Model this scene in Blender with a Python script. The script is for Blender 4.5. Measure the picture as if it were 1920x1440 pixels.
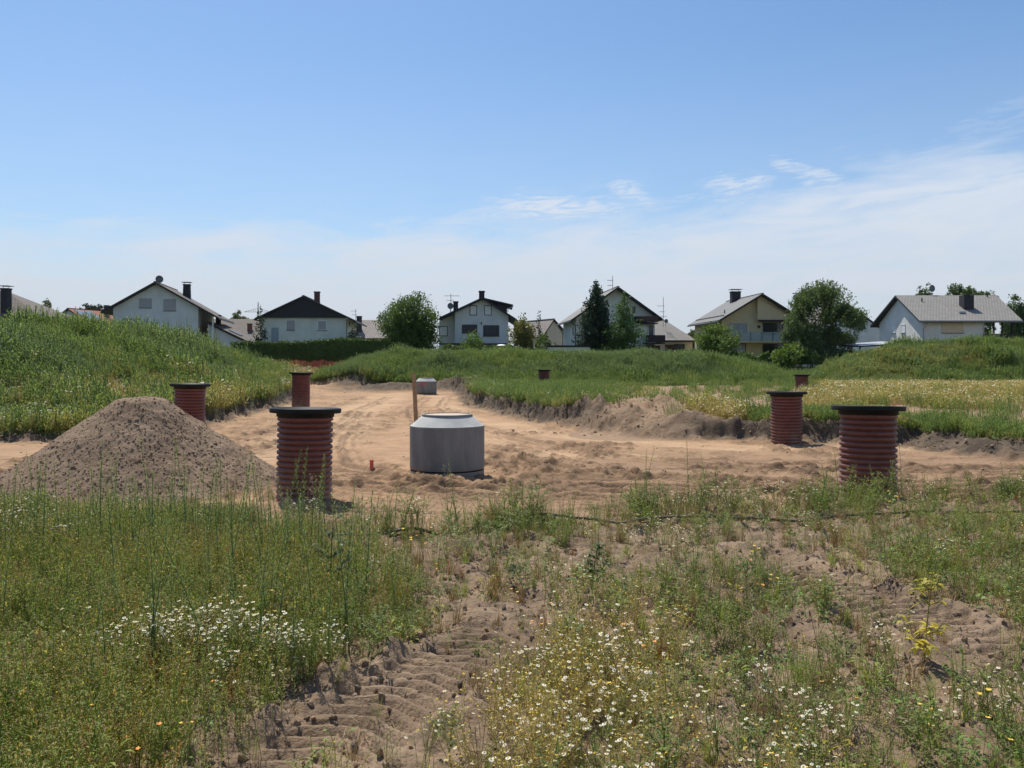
import bpy, math, random
import numpy as np
from mathutils import Vector, Matrix

for o in list(bpy.data.objects):
    bpy.data.objects.remove(o)
random.seed(7)
RNG = np.random.default_rng(7)
R = math.radians
S = bpy.context.scene
C = S.collection

# ------------------------------------------------------------------ camera
F, HV, H = 1600.0, 682.0, 1.70            # focal length in photo pixels, horizon row, eye height
cam_d = bpy.data.cameras.new('camera')
cam = bpy.data.objects.new('camera', cam_d)
C.objects.link(cam)
cam.location = (0, 0, H)
cam.rotation_euler = (R(90), 0, 0)
cam_d.sensor_width = 36
cam_d.lens = 36 * F / 1920
cam_d.shift_y = -38 / 1920
cam_d.clip_start = 0.05
cam_d.clip_end = 30000
S.camera = cam
S.view_settings.view_transform = 'Standard'
S.view_settings.look = 'None'
S.view_settings.exposure = 0.42
S.view_settings.gamma = 1.0
S.cycles.max_bounces = 6
S.cycles.transparent_max_bounces = 8

# ------------------------------------------------------------------ sky and sun
SUN_EL, SUN_AZ = 62.0, -26.0              # azimuth measured from the view direction (+Y), left negative
w = bpy.data.worlds.new('World')
S.world = w
w.use_nodes = True
nt = w.node_tree
nt.nodes.clear()
def N(t, kind, **kw):
    n = t.nodes.new(kind)
    for k, v in kw.items():
        setattr(n, k, v)
    return n
def math_node(t, op, a, b=None, clamp=False, c=None):
    n = N(t, 'ShaderNodeMath', operation=op, use_clamp=clamp)
    for i, v in enumerate((a, b, c)):
        if v is None:
            continue
        if isinstance(v, (int, float)):
            n.inputs[i].default_value = v
        else:
            t.links.new(v, n.inputs[i])
    return n.outputs[0]
def maprange(t, v, a, b, c=0.0, d=1.0, smooth=True):
    n = N(t, 'ShaderNodeMapRange', interpolation_type='SMOOTHSTEP' if smooth else 'LINEAR', clamp=True)
    t.links.new(v, n.inputs[0])
    for i, x in zip((1, 2, 3, 4), (a, b, c, d)):
        if isinstance(x, (int, float)):
            n.inputs[i].default_value = x
        else:
            t.links.new(x, n.inputs[i])
    return n.outputs[0]
def mixrgb(t, fac, a, b, mode='MIX'):
    n = N(t, 'ShaderNodeMixRGB', blend_type=mode)
    for i, v in enumerate((fac, a, b)):
        if isinstance(v, (int, float)):
            n.inputs[i].default_value = v
        elif isinstance(v, tuple):
            n.inputs[i].default_value = (*v[:3], 1)
        else:
            t.links.new(v, n.inputs[i])
    return n.outputs[0]
def noise(t, vec, scale, detail=4, rough=.55, dist=0.0):
    n = N(t, 'ShaderNodeTexNoise')
    n.inputs['Scale'].default_value = scale
    n.inputs['Detail'].default_value = detail
    n.inputs['Roughness'].default_value = rough
    n.inputs['Distortion'].default_value = dist
    if vec is not None:
        t.links.new(vec, n.inputs['Vector'])
    return n.outputs['Fac']

sky = N(nt, 'ShaderNodeTexSky', sky_type='NISHITA', sun_disc=False)
sky.sun_elevation = R(SUN_EL)
sky.sun_rotation = R(SUN_AZ)
sky.altitude = 100
sky.air_density = 1.0
sky.dust_density = 1.2
sky.ozone_density = 2.0
SKY_K = 0.09
tc = N(nt, 'ShaderNodeTexCoord')
sep = N(nt, 'ShaderNodeSeparateXYZ')
nt.links.new(tc.outputs['Generated'], sep.inputs[0])
hor = math_node(nt, 'SQRT', math_node(nt, 'ADD', math_node(nt, 'MULTIPLY', sep.outputs[0], sep.outputs[0]),
                                      math_node(nt, 'MULTIPLY', sep.outputs[1], sep.outputs[1])))
el = math_node(nt, 'DIVIDE', sep.outputs[2], math_node(nt, 'MAXIMUM', hor, 0.02))     # tan(elevation)
az = math_node(nt, 'ARCTAN2', sep.outputs[0], sep.outputs[1])
# position on the cloud sheet: azimuth, and elevation stretched so that streaks lie flat
comb = N(nt, 'ShaderNodeCombineXYZ')
tilt = math_node(nt, 'SUBTRACT', el, math_node(nt, 'MULTIPLY', az, 0.075))
nt.links.new(math_node(nt, 'MULTIPLY', az, 2.2), comb.inputs[0])
nt.links.new(math_node(nt, 'MULTIPLY', tilt, 11.0), comb.inputs[1])
big = noise(nt, comb.outputs[0], 1.3, 5, .5, .3)
fine = noise(nt, comb.outputs[0], 3.6, 7, .62, .9)
base_edge = math_node(nt, 'ADD', tilt, math_node(nt, 'MULTIPLY', math_node(nt, 'SUBTRACT', big, .5), -0.15))
base_edge = math_node(nt, 'ADD', base_edge, math_node(nt, 'MULTIPLY', math_node(nt, 'SUBTRACT', fine, .5), -0.085))
veil = maprange(nt, base_edge, 0.208, 0.122)                      # the white bank along the horizon
wisp = math_node(nt, 'MULTIPLY', maprange(nt, fine, .54, .78), maprange(nt, tilt, 0.27, 0.17))
wisp = math_node(nt, 'MULTIPLY', wisp, maprange(nt, az, -.25, .1, .15, 1.0))
soft = math_node(nt, 'MULTIPLY', maprange(nt, el, 0.42, 0.10, 0.0, .22), 1.0)
cl = math_node(nt, 'MAXIMUM', math_node(nt, 'MULTIPLY', veil, .93), math_node(nt, 'MULTIPLY', wisp, .7))
def puff(u, v, wu, hv, k_, slope=0.0):
    # a small cloud of its own, placed by azimuth and elevation on the sky
    a0 = math.atan2(u - 960, F); e0 = (HV - v) / math.hypot(F, u - 960)
    da = math_node(nt, 'SUBTRACT', az, a0)
    de = math_node(nt, 'SUBTRACT', math_node(nt, 'SUBTRACT', el, e0), math_node(nt, 'MULTIPLY', da, slope))
    de = math_node(nt, 'ADD', de, math_node(nt, 'MULTIPLY', math_node(nt, 'SUBTRACT', fine2, .5), .048))
    da = math_node(nt, 'ADD', da, math_node(nt, 'MULTIPLY', math_node(nt, 'SUBTRACT', big, .5), .12))
    q = math_node(nt, 'ADD', math_node(nt, 'POWER', math_node(nt, 'ABSOLUTE', math_node(nt, 'MULTIPLY', da, F / wu)), 2.0),
                  math_node(nt, 'POWER', math_node(nt, 'ABSOLUTE', math_node(nt, 'MULTIPLY', de, F / hv)), 2.0))
    return math_node(nt, 'MULTIPLY', math_node(nt, 'MULTIPLY', maprange(nt, q, 1.5, .0), k_), maprange(nt, fine3, .30, .62, .25, 1.0))
fine2 = noise(nt, comb.outputs[0], 5.0, 7, .68, 1.6)
fine3 = noise(nt, comb.outputs[0], 9.0, 6, .6, 2.2)
for args in ((1045, 392, 150, 30, .95, -.03), (960, 402, 130, 16, .6, .04), (1192, 362, 42, 24, .75, -.3), (1375, 346, 62, 24, .8, 0), (1505, 322, 85, 18, .75, -.35),
             (1690, 348, 320, 20, .7, .05), (830, 418, 220, 20, .55, .1), (1430, 385, 240, 18, .6, .08), (1800, 385, 330, 45, .85, .10), (1250, 440, 420, 26, .75, .12), (1330, 372, 120, 10, .5, -.1), (1880, 225, 160, 40, .3, .4)):
    cl = math_node(nt, 'MAXIMUM', cl, puff(*args))
cl = math_node(nt, 'MULTIPLY', math_node(nt, 'MAXIMUM', cl, soft), maprange(nt, fine, .3, .6, .78, 1.0))
cl = math_node(nt, 'MULTIPLY', cl, maprange(nt, el, -0.02, 0.0))
hsv = N(nt, 'ShaderNodeHueSaturation')
hsv.inputs['Saturation'].default_value = 1.12
hsv.inputs['Value'].default_value = 1.0
nt.links.new(sky.outputs[0], hsv.inputs['Color'])
tint = mixrgb(nt, 1.0, hsv.outputs[0], (.83, 1.0, 1.11), 'MULTIPLY')
k = 1 / SKY_K
cloudcol = mixrgb(nt, maprange(nt, el, .02, .22), (.50 * k, .53 * k, .58 * k), (.54 * k, .59 * k, .665 * k))
col = mixrgb(nt, cl, tint, cloudcol)
bg = N(nt, 'ShaderNodeBackground')
bg.inputs[1].default_value = SKY_K
nt.links.new(col, bg.inputs[0])
wo = N(nt, 'ShaderNodeOutputWorld')
nt.links.new(bg.outputs[0], wo.inputs[0])

sd = bpy.data.lights.new('sun', 'SUN')
sd.energy = 4.2
sd.angle = R(0.5)
sd.color = (1.0, .94, .83)
sun = bpy.data.objects.new('sun', sd)
C.objects.link(sun)
sun.location = (-30, 60, 90)
_d = Vector((math.sin(R(SUN_AZ)) * math.cos(R(SUN_EL)), math.cos(R(SUN_AZ)) * math.cos(R(SUN_EL)), math.sin(R(SUN_EL))))
sun.rotation_euler = _d.to_track_quat('Z', 'Y').to_euler()

# ------------------------------------------------------------------ materials
MATS = {}
def newmat(name):
    m = bpy.data.materials.new(name)
    m.use_nodes = True
    t = m.node_tree
    t.nodes.clear()
    out = N(t, 'ShaderNodeOutputMaterial')
    p = N(t, 'ShaderNodeBsdfPrincipled')
    t.links.new(p.outputs[0], out.inputs[0])
    MATS[name] = m
    return m, t, p, out
def setcol(t, p, c):
    if isinstance(c, tuple):
        p.inputs['Base Color'].default_value = (*c[:3], 1)
    else:
        t.links.new(c, p.inputs['Base Color'])
def bump(t, p, h, strength=.5, dist=.02):
    b = N(t, 'ShaderNodeBump')
    b.inputs['Strength'].default_value = strength
    b.inputs['Distance'].default_value = dist
    t.links.new(h, b.inputs['Height'])
    t.links.new(b.outputs[0], p.inputs['Normal'])
def plain(name, c, rough=.7, var=.12, scale=6.0, bmp=0.0, metal=0.0, spec=None, c2=None):
    m, t, p, out = newmat(name)
    co = N(t, 'ShaderNodeTexCoord').outputs['Object']
    n = noise(t, co, scale, 5, .6)
    a = tuple(x * (1 - var) for x in c)
    b = c2 or tuple(min(1, x * (1 + var)) for x in c)
    setcol(t, p, mixrgb(t, maprange(t, n, .3, .7), a, b))
    p.inputs['Roughness'].default_value = rough
    p.inputs['Metallic'].default_value = metal
    if spec is not None:
        p.inputs['Specular IOR Level'].default_value = spec
    if bmp:
        bump(t, p, noise(t, co, scale * 6, 4, .6), .6, bmp)
    return m
def leafmat(name, c1, c2, c3=None, trans=.35, space='instance', nscale=.5, rough=.55):
    """foliage: colour varies from plant to plant and in patches over the field"""
    m, t, p, out = newmat(name)
    if space == 'instance':
        oi = N(t, 'ShaderNodeObjectInfo')
        rnd = oi.outputs['Random']
        loc = N(t, 'ShaderNodeNewGeometry').outputs['Position']
    else:
        rnd = noise(t, N(t, 'ShaderNodeTexCoord').outputs['Object'], 3.0, 3, .6)
        rnd = maprange(t, rnd, .3, .7)
        loc = N(t, 'ShaderNodeNewGeometry').outputs['Position']
    patch = noise(t, loc, nscale, 3, .55)
    f = math_node(t, 'ADD', math_node(t, 'MULTIPLY', rnd, .5), math_node(t, 'MULTIPLY', maprange(t, patch, .3, .7), .5), True)
    c = mixrgb(t, f, c1, c2)
    if c3:
        c = mixrgb(t, maprange(t, rnd, .78, .95), c, c3)
    setcol(t, p, c)
    p.inputs['Roughness'].default_value = rough
    p.inputs['Specular IOR Level'].default_value = .3
    tr = N(t, 'ShaderNodeBsdfTranslucent')
    t.links.new(mixrgb(t, .6, c, (1.0, 1.0, .35), 'MULTIPLY'), tr.inputs[0])
    mx = N(t, 'ShaderNodeMixShader')
    mx.inputs[0].default_value = trans
    t.links.new(p.outputs[0], mx.inputs[1])
    t.links.new(tr.outputs[0], mx.inputs[2])
    t.links.new(mx.outputs[0], out.inputs[0])
    return m

plain('concrete', (.155, .152, .142), .85, .10, 5, .004)
plain('concrete_light', (.40, .40, .385), .85, .10, 5, .004)
plain('black_plastic', (.010, .012, .013), .6, .25, 9, .001, spec=.2)
plain('hose_black', (.045, .043, .04), .65, .3, 14)
plain('stake_wood', (.36, .21, .11), .8, .2, 14, .003)
plain('red_paint', (.75, .06, .08), .6, .1)
plain('red_plastic', (.62, .10, .07), .5, .1)
plain('lit_peach', (.52, .40, .29), .9, .12, 7, .003)  # sunlit peach tone of the disc added inside the ring top
plain('white_plaster', (.60, .63, .625), .9, .09, .7)
plain('bright_plaster', (.66, .65, .63), .9, .08, .7)
plain('cream_plaster', (.60, .49, .30), .9, .06, 1.2)
plain('pale_green_plaster', (.60, .62, .56), .9, .09, .7)
plain('beige_plaster', (.55, .48, .38), .9, .06, 1.2)
plain('pink_plaster', (.40, .31, .27), .9, .06, 1.2)
plain('dark_wood', (.022, .017, .016), .7, .25, 3)
plain('dark_cladding', (.012, .012, .017), .6, .3, 3)
plain('brown_wood', (.07, .035, .024), .7, .25, 3)
plain('shutter_grey', (.34, .34, .35), .6, .05, 3)
plain('shutter_beige', (.62, .52, .38), .7, .04, 3)
plain('shutter_dark', (.05, .05, .055), .6, .2, 3)
plain('shutter_blue', (.27, .32, .36), .6, .1, 3)
plain('frame_dark', (.02, .024, .03), .5, .1)
plain('frame_white', (.72, .72, .72), .5, .05)
plain('blind_sky_white', (.72, .74, .75), .6, .03)  # for blinds, and for glass with the sky reflection painted white
plain('metal_grey', (.11, .12, .13), .5, .15, 4)
plain('chimney_slate', (.022, .022, .027), .75, .3, 5)
plain('chimney_brick', (.13, .055, .045), .85, .25, 6)
plain('steel_light', (.36, .37, .38), .5, .1)
plain('dish_grey', (.12, .13, .14), .5, .1)
plain('bark', (.075, .055, .04), .9, .3, 8, .02)
plain('orange_net', (.50, .10, .05), .7, .12, 1.5)
plain('fence_slate', (.035, .04, .05), .6, .2, 2)
plain('fence_rail', (.38, .39, .41), .6, .1, 2)
plain('parasol_cloth', (.8, .8, .76), .8, .03)
plain('solar_panel', (.16, .19, .25), .25, .1, 2)
plain('red_tile', (.24, .075, .05), .85, .25, 4)
plain('straw', (.42, .30, .16), .8, .25, 20)
plain('twig', (.30, .22, .16), .8, .25, 20)

def glassmat():
    m, t, p, out = newmat('glass')
    p.inputs['Base Color'].default_value = (.03, .035, .04, 1)
    p.inputs['Roughness'].default_value = .06
    m, t, p, out = newmat('balcony_glass')
    p.inputs['Base Color'].default_value = (.45, .52, .54, 1)
    p.inputs['Roughness'].default_value = .25
    tr = N(t, 'ShaderNodeBsdfTransparent')
    mx = N(t, 'ShaderNodeMixShader'); mx.inputs[0].default_value = .55
    t.links.new(p.outputs[0], mx.inputs[1]); t.links.new(tr.outputs[0], mx.inputs[2]); t.links.new(mx.outputs[0], out.inputs[0])
glassmat()

def tiles(name, c, c2, rough=.8, row=.33):
    m, t, p, out = newmat(name)
    tcn = N(t, 'ShaderNodeTexCoord')
    co = tcn.outputs['Object']
    br = N(t, 'ShaderNodeTexBrick')
    mp = N(t, 'ShaderNodeMapping')
    t.links.new(tcn.outputs['UV'], mp.inputs[0])
    t.links.new(mp.outputs[0], br.inputs['Vector'])
    br.inputs['Scale'].default_value = 1.0
    br.inputs['Brick Width'].default_value = .30
    br.inputs['Row Height'].default_value = row
    br.inputs['Mortar Size'].default_value = .035
    br.inputs['Mortar Smooth'].default_value = .6
    br.inputs['Color1'].default_value = (*c, 1)
    br.inputs['Color2'].default_value = (*c2, 1)
    br.inputs['Mortar'].default_value = (*[x * .4 for x in c], 1)
    n = noise(t, co, 1.1, 5, .6)
    n2 = noise(t, co, 5.0, 4, .6)
    cc = mixrgb(t, maprange(t, n, .3, .7, 0, .45), br.outputs['Color'], tuple(x * .62 for x in c2))
    cc = mixrgb(t, maprange(t, n2, .55, .75, 0, .35), cc, (.30, .29, .25))
    setcol(t, p, cc)
    p.inputs['Roughness'].default_value = rough
    bump(t, p, br.outputs['Fac'], .6, -.02)
    return m
tiles('tile_brown', (.115, .092, .078), (.155, .125, .105))
tiles('tile_grey', (.16, .16, .155), (.205, .205, .198), .75)
tiles('tile_pinkgrey', (.235, .22, .20), (.285, .27, .25))
tiles('tile_old', (.21, .18, .16), (.30, .26, .235))
tiles('tile_slate', (.03, .03, .035), (.045, .045, .05))

def ringmat(name, c):
    m, t, p, out = newmat(name)
    co = N(t, 'ShaderNodeTexCoord').outputs['Object']
    sp = N(t, 'ShaderNodeSeparateXYZ'); t.links.new(co, sp.inputs[0])
    st = N(t, 'ShaderNodeMapping'); st.inputs['Scale'].default_value = (1, 1, .25); t.links.new(co, st.inputs[0])
    a = mixrgb(t, maprange(t, noise(t, st.outputs[0], 3.5, 6, .65), .32, .68), tuple(x * .78 for x in c), tuple(x * 1.2 for x in c))
    a = mixrgb(t, maprange(t, noise(t, co, 38, 3, .6), .64, .74, 0, .6), a, tuple(x * .45 for x in c))
    mud = math_node(t, 'MULTIPLY', maprange(t, math_node(t, 'ADD', sp.outputs[2], math_node(t, 'MULTIPLY', noise(t, co, 5, 5, .7), .35)), .42, .18), .75)
    a = mixrgb(t, mud, a, (.26, .18, .115))
    setcol(t, p, a)
    p.inputs['Roughness'].default_value = .9
    bump(t, p, noise(t, co, 60, 4, .7), .5, .006)
ringmat('ring_concrete', (.215, .21, .196))
def pipemat():
    m, t, p, out = newmat('red_corrugated')
    co = N(t, 'ShaderNodeTexCoord').outputs['Object']
    sp = N(t, 'ShaderNodeSeparateXYZ'); t.links.new(co, sp.inputs[0])
    n = noise(t, co, 7, 6, .65)
    c = mixrgb(t, maprange(t, n, .3, .7), (.125, .036, .027), (.175, .054, .037))
    dust = math_node(t, 'MULTIPLY', maprange(t, sp.outputs[2], .85, 0.05), maprange(t, noise(t, co, 4, 6, .75), .30, .68))
    c = mixrgb(t, maprange(t, noise(t, co, 2.2, 4, .6), .5, .75, 0, .35), c, (.20, .095, .07))
    c = mixrgb(t, math_node(t, 'MULTIPLY', dust, .55), c, (.34, .24, .16))
    ge = N(t, 'ShaderNodeNewGeometry').outputs['Pointiness']
    setcol(t, p, c)
    p.inputs['Roughness'].default_value = .5
pipemat()

# foliage
leafmat('leaf_yellowgreen', (.28, .38, .075), (.42, .47, .12), (.50, .36, .12), .6, nscale=.9)
leafmat('leaf_green', (.21, .275, .07), (.31, .365, .10), (.42, .40, .14), .58)
leafmat('leaf_greyblue', (.13, .19, .075), (.19, .25, .10), None, .4)
leafmat('leaf_dark', (.06, .10, .03), (.10, .15, .042), None, .3)
leafmat('leaf_broad', (.14, .24, .05), (.20, .30, .06), (.40, .34, .04), .35)
leafmat('leaf_chamomile', (.25, .27, .08), (.37, .37, .12), (.44, .36, .15), .45)
leafmat('leaf_gold', (.54, .46, .20), (.66, .56, .29), (.50, .38, .20), .6)
leafmat('leaf_straw', (.27, .19, .10), (.38, .27, .15), (.30, .15, .07), .25)
leafmat('leaf_mound', (.165, .25, .08), (.235, .315, .105), (.32, .36, .12), .58, nscale=.16)
leafmat('leaf_mound_blue', (.17, .25, .115), (.225, .305, .13), (.28, .33, .13), .58, nscale=.13)
leafmat('leaf_bright', (.13, .20, .035), (.19, .26, .05), None, .4)
leafmat('leaf_yellow', (.75, .58, .04), (.80, .65, .06), None, .4)
plain('petal_white', (.70, .69, .60), .7, .04)
plain('flower_yellow', (.72, .48, .05), .7, .15)
plain('flower_orange', (.75, .30, .05), .7, .15)
plain('poppy_red', (.70, .06, .03), .7, .15)
# trees
leafmat('crown_green', (.06, .11, .028), (.125, .195, .045), None, .38, 'object', .6)
leafmat('crown_fresh', (.10, .17, .035), (.17, .25, .05), None, .35, 'object', .6)
leafmat('crown_conifer', (.026, .050, .027), (.052, .082, .042), None, .2, 'object', .8)
leafmat('crown_larch', (.07, .14, .03), (.11, .18, .042), None, .3, 'object', .8)
leafmat('crown_willow', (.085, .135, .05), (.15, .205, .075), None, .38, 'object', .7)
leafmat('crown_gold', (.14, .145, .04), (.26, .24, .07), None, .3, 'object', 1.5, rough=.35)
leafmat('crown_hedge', (.045, .09, .018), (.085, .14, .028), None, .3, 'object', .8)
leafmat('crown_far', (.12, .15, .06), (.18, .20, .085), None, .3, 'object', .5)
leafmat('crown_grey', (.075, .090, .060), (.11, .12, .075), None, .3, 'object', .8)

# ------------------------------------------------------------------ mesh helpers
class MB:
    """collects faces for one mesh; material names per face"""
    def __init__(s):
        s.v, s.f, s.m, s.names = [], [], [], []
    def mi(s, name):
        if name not in s.names:
            s.names.append(name)
        return s.names.index(name)
    def add(s, vs, fs, mat):
        b = len(s.v)
        s.v += [tuple(x) for x in vs]
        k = s.mi(mat)
        for f in fs:
            s.f.append([b + i for i in f])
            s.m.append(k)
    def box(s, x0, x1, y0, y1, z0, z1, mat):
        s.add([(x0, y0, z0), (x1, y0, z0), (x1, y1, z0), (x0, y1, z0), (x0, y0, z1), (x1, y0, z1), (x1, y1, z1), (x0, y1, z1)],
              [(3, 2, 1, 0), (4, 5, 6, 7), (0, 1, 5, 4), (1, 2, 6, 5), (2, 3, 7, 6), (3, 0, 4, 7)], mat)
    def tube(s, pts, rs, mat, n=6, cap=True):
        if isinstance(rs, (int, float)):
            rs = [rs] * len(pts)
        pts = [Vector(p) for p in pts]
        vs, fs = [], []
        ref = None
        for i, p in enumerate(pts):
            d = (pts[min(i + 1, len(pts) - 1)] - pts[max(i - 1, 0)]).normalized()
            if ref is None:
                ref = Vector((1, 0, 0)) if abs(d.x) < .8 else Vector((0, 1, 0))
            a = d.cross(ref).normalized(); b = d.cross(a)
            ref = a.cross(d)
            for j in range(n):
                t = 2 * math.pi * j / n
                vs.append(p + (a * math.cos(t) + b * math.sin(t)) * rs[i])
        for i in range(len(pts) - 1):
            for j in range(n):
                fs.append((i * n + j, i * n + (j + 1) % n, (i + 1) * n + (j + 1) % n, (i + 1) * n + j))
        if cap:
            fs.append(tuple(range(n))[::-1]); fs.append(tuple((len(pts) - 1) * n + j for j in range(n)))
        s.add(vs, fs, mat)
    def lathe(s, prof, mat, n=48, c=(0, 0)):
        vs, fs = [], []
        for r, z in prof:
            for j in range(n):
                t = 2 * math.pi * j / n
                vs.append((c[0] + r * math.cos(t), c[1] + r * math.sin(t), z))
        for i in range(len(prof) - 1):
            for j in range(n):
                fs.append((i * n + j, i * n + (j + 1) % n, (i + 1) * n + (j + 1) % n, (i + 1) * n + j))
        s.add(vs, fs, mat)
    def leaf(s, b, d, L, W, mat, bend=.25, side=None):
        b, d = Vector(b), Vector(d).normalized()
        sd_ = d.cross(Vector((0, 0, 1)))
        if sd_.length < .05:
            sd_ = Vector((1, 0, 0))
        sd_ = sd_.normalized()
        if side:
            sd_ = (Matrix.Rotation(side, 3, d) @ sd_)
        mid = b + d * L * .5
        tip = b + d * L + Vector((0, 0, -bend * L))
        s.add([b - sd_ * W * .15, b + sd_ * W * .15, mid + sd_ * W * .5, mid - sd_ * W * .5, tip],
              [(0, 1, 2, 3), (3, 2, 4)], mat)
    def mesh(s, name, smooth=False):
        me = bpy.data.meshes.new(name)
        me.from_pydata(s.v, [], s.f)
        for n_ in s.names:
            me.materials.append(MATS[n_])
        me.polygons.foreach_set('material_index', s.m)
        if smooth:
            me.polygons.foreach_set('use_smooth', [True] * len(s.f))
        me.update()
        return me
    def build(s, name, parent=None, smooth=False, label=None):
        o = bpy.data.objects.new(name, s.mesh(name, smooth))
        C.objects.link(o)
        if parent is not None:
            o.parent = parent
        if label:
            o['label'] = label
        return o
def quads_mesh(name, V, Q, mats, midx=None, smooth=False):
    me = bpy.data.meshes.new(name)
    V = np.asarray(V, np.float32); Q = np.asarray(Q, np.int32)
    n, k_ = Q.shape
    me.vertices.add(len(V)); me.vertices.foreach_set('co', V.ravel())
    me.loops.add(n * k_); me.loops.foreach_set('vertex_index', Q.ravel())
    me.polygons.add(n)
    me.polygons.foreach_set('loop_start', np.arange(0, n * k_, k_, dtype=np.int32))
    for m_ in mats:
        me.materials.append(MATS[m_])
    if midx is not None:
        me.polygons.foreach_set('material_index', np.asarray(midx, np.int32))
    me.polygons.foreach_set('use_smooth', np.full(n, smooth, bool))
    me.update(calc_edges=True)
    me.validate()
    return me
def link(o, parent=None):
    C.objects.link(o)
    if parent is not None:
        o.parent = parent
    return o
def thing(name, label, cat, loc=(0, 0, 0), rz=0, group=None):
    o = bpy.data.objects.new(name, None)
    C.objects.link(o)
    o.empty_display_size = .3
    o.location = loc; o.rotation_euler = (0, 0, rz)
    o['label'] = label; o['category'] = cat
    if group:
        o['group'] = group
    return o
def tag(o, label=None, cat=None, group=None, kind=None):
    for k_, v_ in (('label', label), ('category', cat), ('group', group), ('kind', kind)):
        if v_:
            o[k_] = v_
    return o

# ------------------------------------------------------------------ terrain
def _hash(ix, iy, s):
    n = (ix * 374761393 + iy * 668265263 + s * 974634777) & 0xffffffff
    n = ((n ^ (n >> 13)) * 1274126177) & 0xffffffff
    return ((n ^ (n >> 16)) & 0xffffff) / float(0xffffff)
def vn(x, y, sc, seed=0):
    x = x * sc + 1000.0; y = y * sc + 1000.0
    ix = np.floor(x).astype(np.int64); iy = np.floor(y).astype(np.int64)
    fx = x - ix; fy = y - iy
    fx = fx * fx * fx * (fx * (fx * 6 - 15) + 10); fy = fy * fy * fy * (fy * (fy * 6 - 15) + 10)
    a = _hash(ix, iy, seed); b = _hash(ix + 1, iy, seed); c = _hash(ix, iy + 1, seed); d = _hash(ix + 1, iy + 1, seed)
    return (a + (b - a) * fx) * (1 - fy) + (c + (d - c) * fx) * fy * 1.0 if False else (a * (1 - fx) + b * fx) * (1 - fy) + (c * (1 - fx) + d * fx) * fy
def fbm(x, y, sc, oct_=4, seed=0, gain=.5):
    r = np.zeros_like(x); amp = 1.0; tot = 0
    for i in range(oct_):
        c_, s_ = math.cos(i * 1.1), math.sin(i * 1.1)
        r += amp * (vn(x * c_ - y * s_, x * s_ + y * c_, sc * 2.03 ** i, seed + i * 17) * 2 - 1)
        tot += amp; amp *= gain
    return r / tot
def sstep(a, b, x):
    t = np.clip((x - a) / (b - a), 0, 1)
    return t * t * (3 - 2 * t)
ROAD = [(-60, 10.3), (-9, 10.0), (-6, 9.7), (-4.2, 9.35), (-3, 8.95), (-1.4, 8.95), (0.3, 9.4), (1.2, 9.6), (2.5, 10.2), (4.5, 10.8), (7, 11.2),
        (12, 11.6), (60, 12.2), (60, 16.5), (14, 17), (10.8, 17.7), (10.3, 18.6), (9.8, 20.8), (7.6, 21.0), (6.4, 21.4), (4.8, 22.0),
        (3.5, 22.7), (2.3, 25.2), (0.67, 29.7), (-1.2, 38), (-2, 43), (-2.5, 50), (-3.5, 59), (-6, 60.5), (-10, 61.5), (-15, 66), (-20, 71), (-24, 70),
        (-18, 62), (-12.8, 50), (-11.8, 46), (-11, 39), (-10.3, 29), (-10.2, 23.5), (-11.3, 21.3), (-14, 20.6), (-60, 20)]
def poly_sd(x, y, P):
    """signed distance to a polygon, negative inside"""
    d = np.full(x.shape, 1e9); ins = np.zeros(x.shape, bool)
    n = len(P)
    for i in range(n):
        ax, ay = P[i]; bx, by = P[(i + 1) % n]
        ex, ey = bx - ax, by - ay
        t = np.clip(((x - ax) * ex + (y - ay) * ey) / (ex * ex + ey * ey), 0, 1)
        d = np.minimum(d, (x - ax - t * ex) ** 2 + (y - ay - t * ey) ** 2)
        c_ = ((ay > y) != (by > y)) & (x < (bx - ax) * (y - ay) / (by - ay + 1e-12) + ax)
        ins ^= c_
    d = np.sqrt(d)
    return np.where(ins, -d, d)
def line_sd(x, y, P):
    """distance to a polyline and arc length along it and side"""
    best = np.full(x.shape, 1e9); arc = np.zeros(x.shape); side = np.zeros(x.shape); acc = 0
    for i in range(len(P) - 1):
        ax, ay = P[i]; bx, by = P[i + 1]
        ex, ey = bx - ax, by - ay; L = math.hypot(ex, ey)
        t = np.clip(((x - ax) * ex + (y - ay) * ey) / (L * L), 0, 1)
        dd = np.hypot(x - ax - t * ex, y - ay - t * ey)
        m = dd < best
        best = np.where(m, dd, best); arc = np.where(m, acc + t * L, arc)
        side = np.where(m, np.sign((x - ax) * ey - (y - ay) * ex), side)
        acc += L
    return best, arc, side
def mound_l(x, y):
    prof = np.interp(y, [18, 22, 28, 36, 44, 52, 60, 68, 76, 84], [0, .45, 1.8, 2.65, 2.8, 2.3, 1.25, .45, .05, 0])
    cx = np.interp(y, [20, 50, 80], [-20.5, -20.5, -21.5])
    d = (x - cx) / 9.5
    s_ = np.where(d > 0, 1 - sstep(.12, 1.0, d), 1 - sstep(.5, 1.9, -d) * .75)
    return prof * s_
def mound_c(x, y):
    cr = np.interp(x, [-15.5, -14.2, -12, -9, -4, 2, 10, 14, 18, 20.5, 22.5], [0, .25, 1.45, 1.95, 1.85, 1.8, 1.9, 1.75, 1.2, .3, 0])
    d = np.abs(y - 68) / 7.8
    return cr * (1 - sstep(.1, 1.0, d))
def mound_r(x, y):
    cr = np.interp(x, [20, 21.8, 24, 26.5, 30, 36, 45, 60, 70], [0, .15, 1.25, 2.1, 2.5, 2.6, 2.7, 2.4, 0])
    d = np.abs(y - 62) / 7.5
    return cr * (1 - sstep(.1, 1.0, d))
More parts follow.
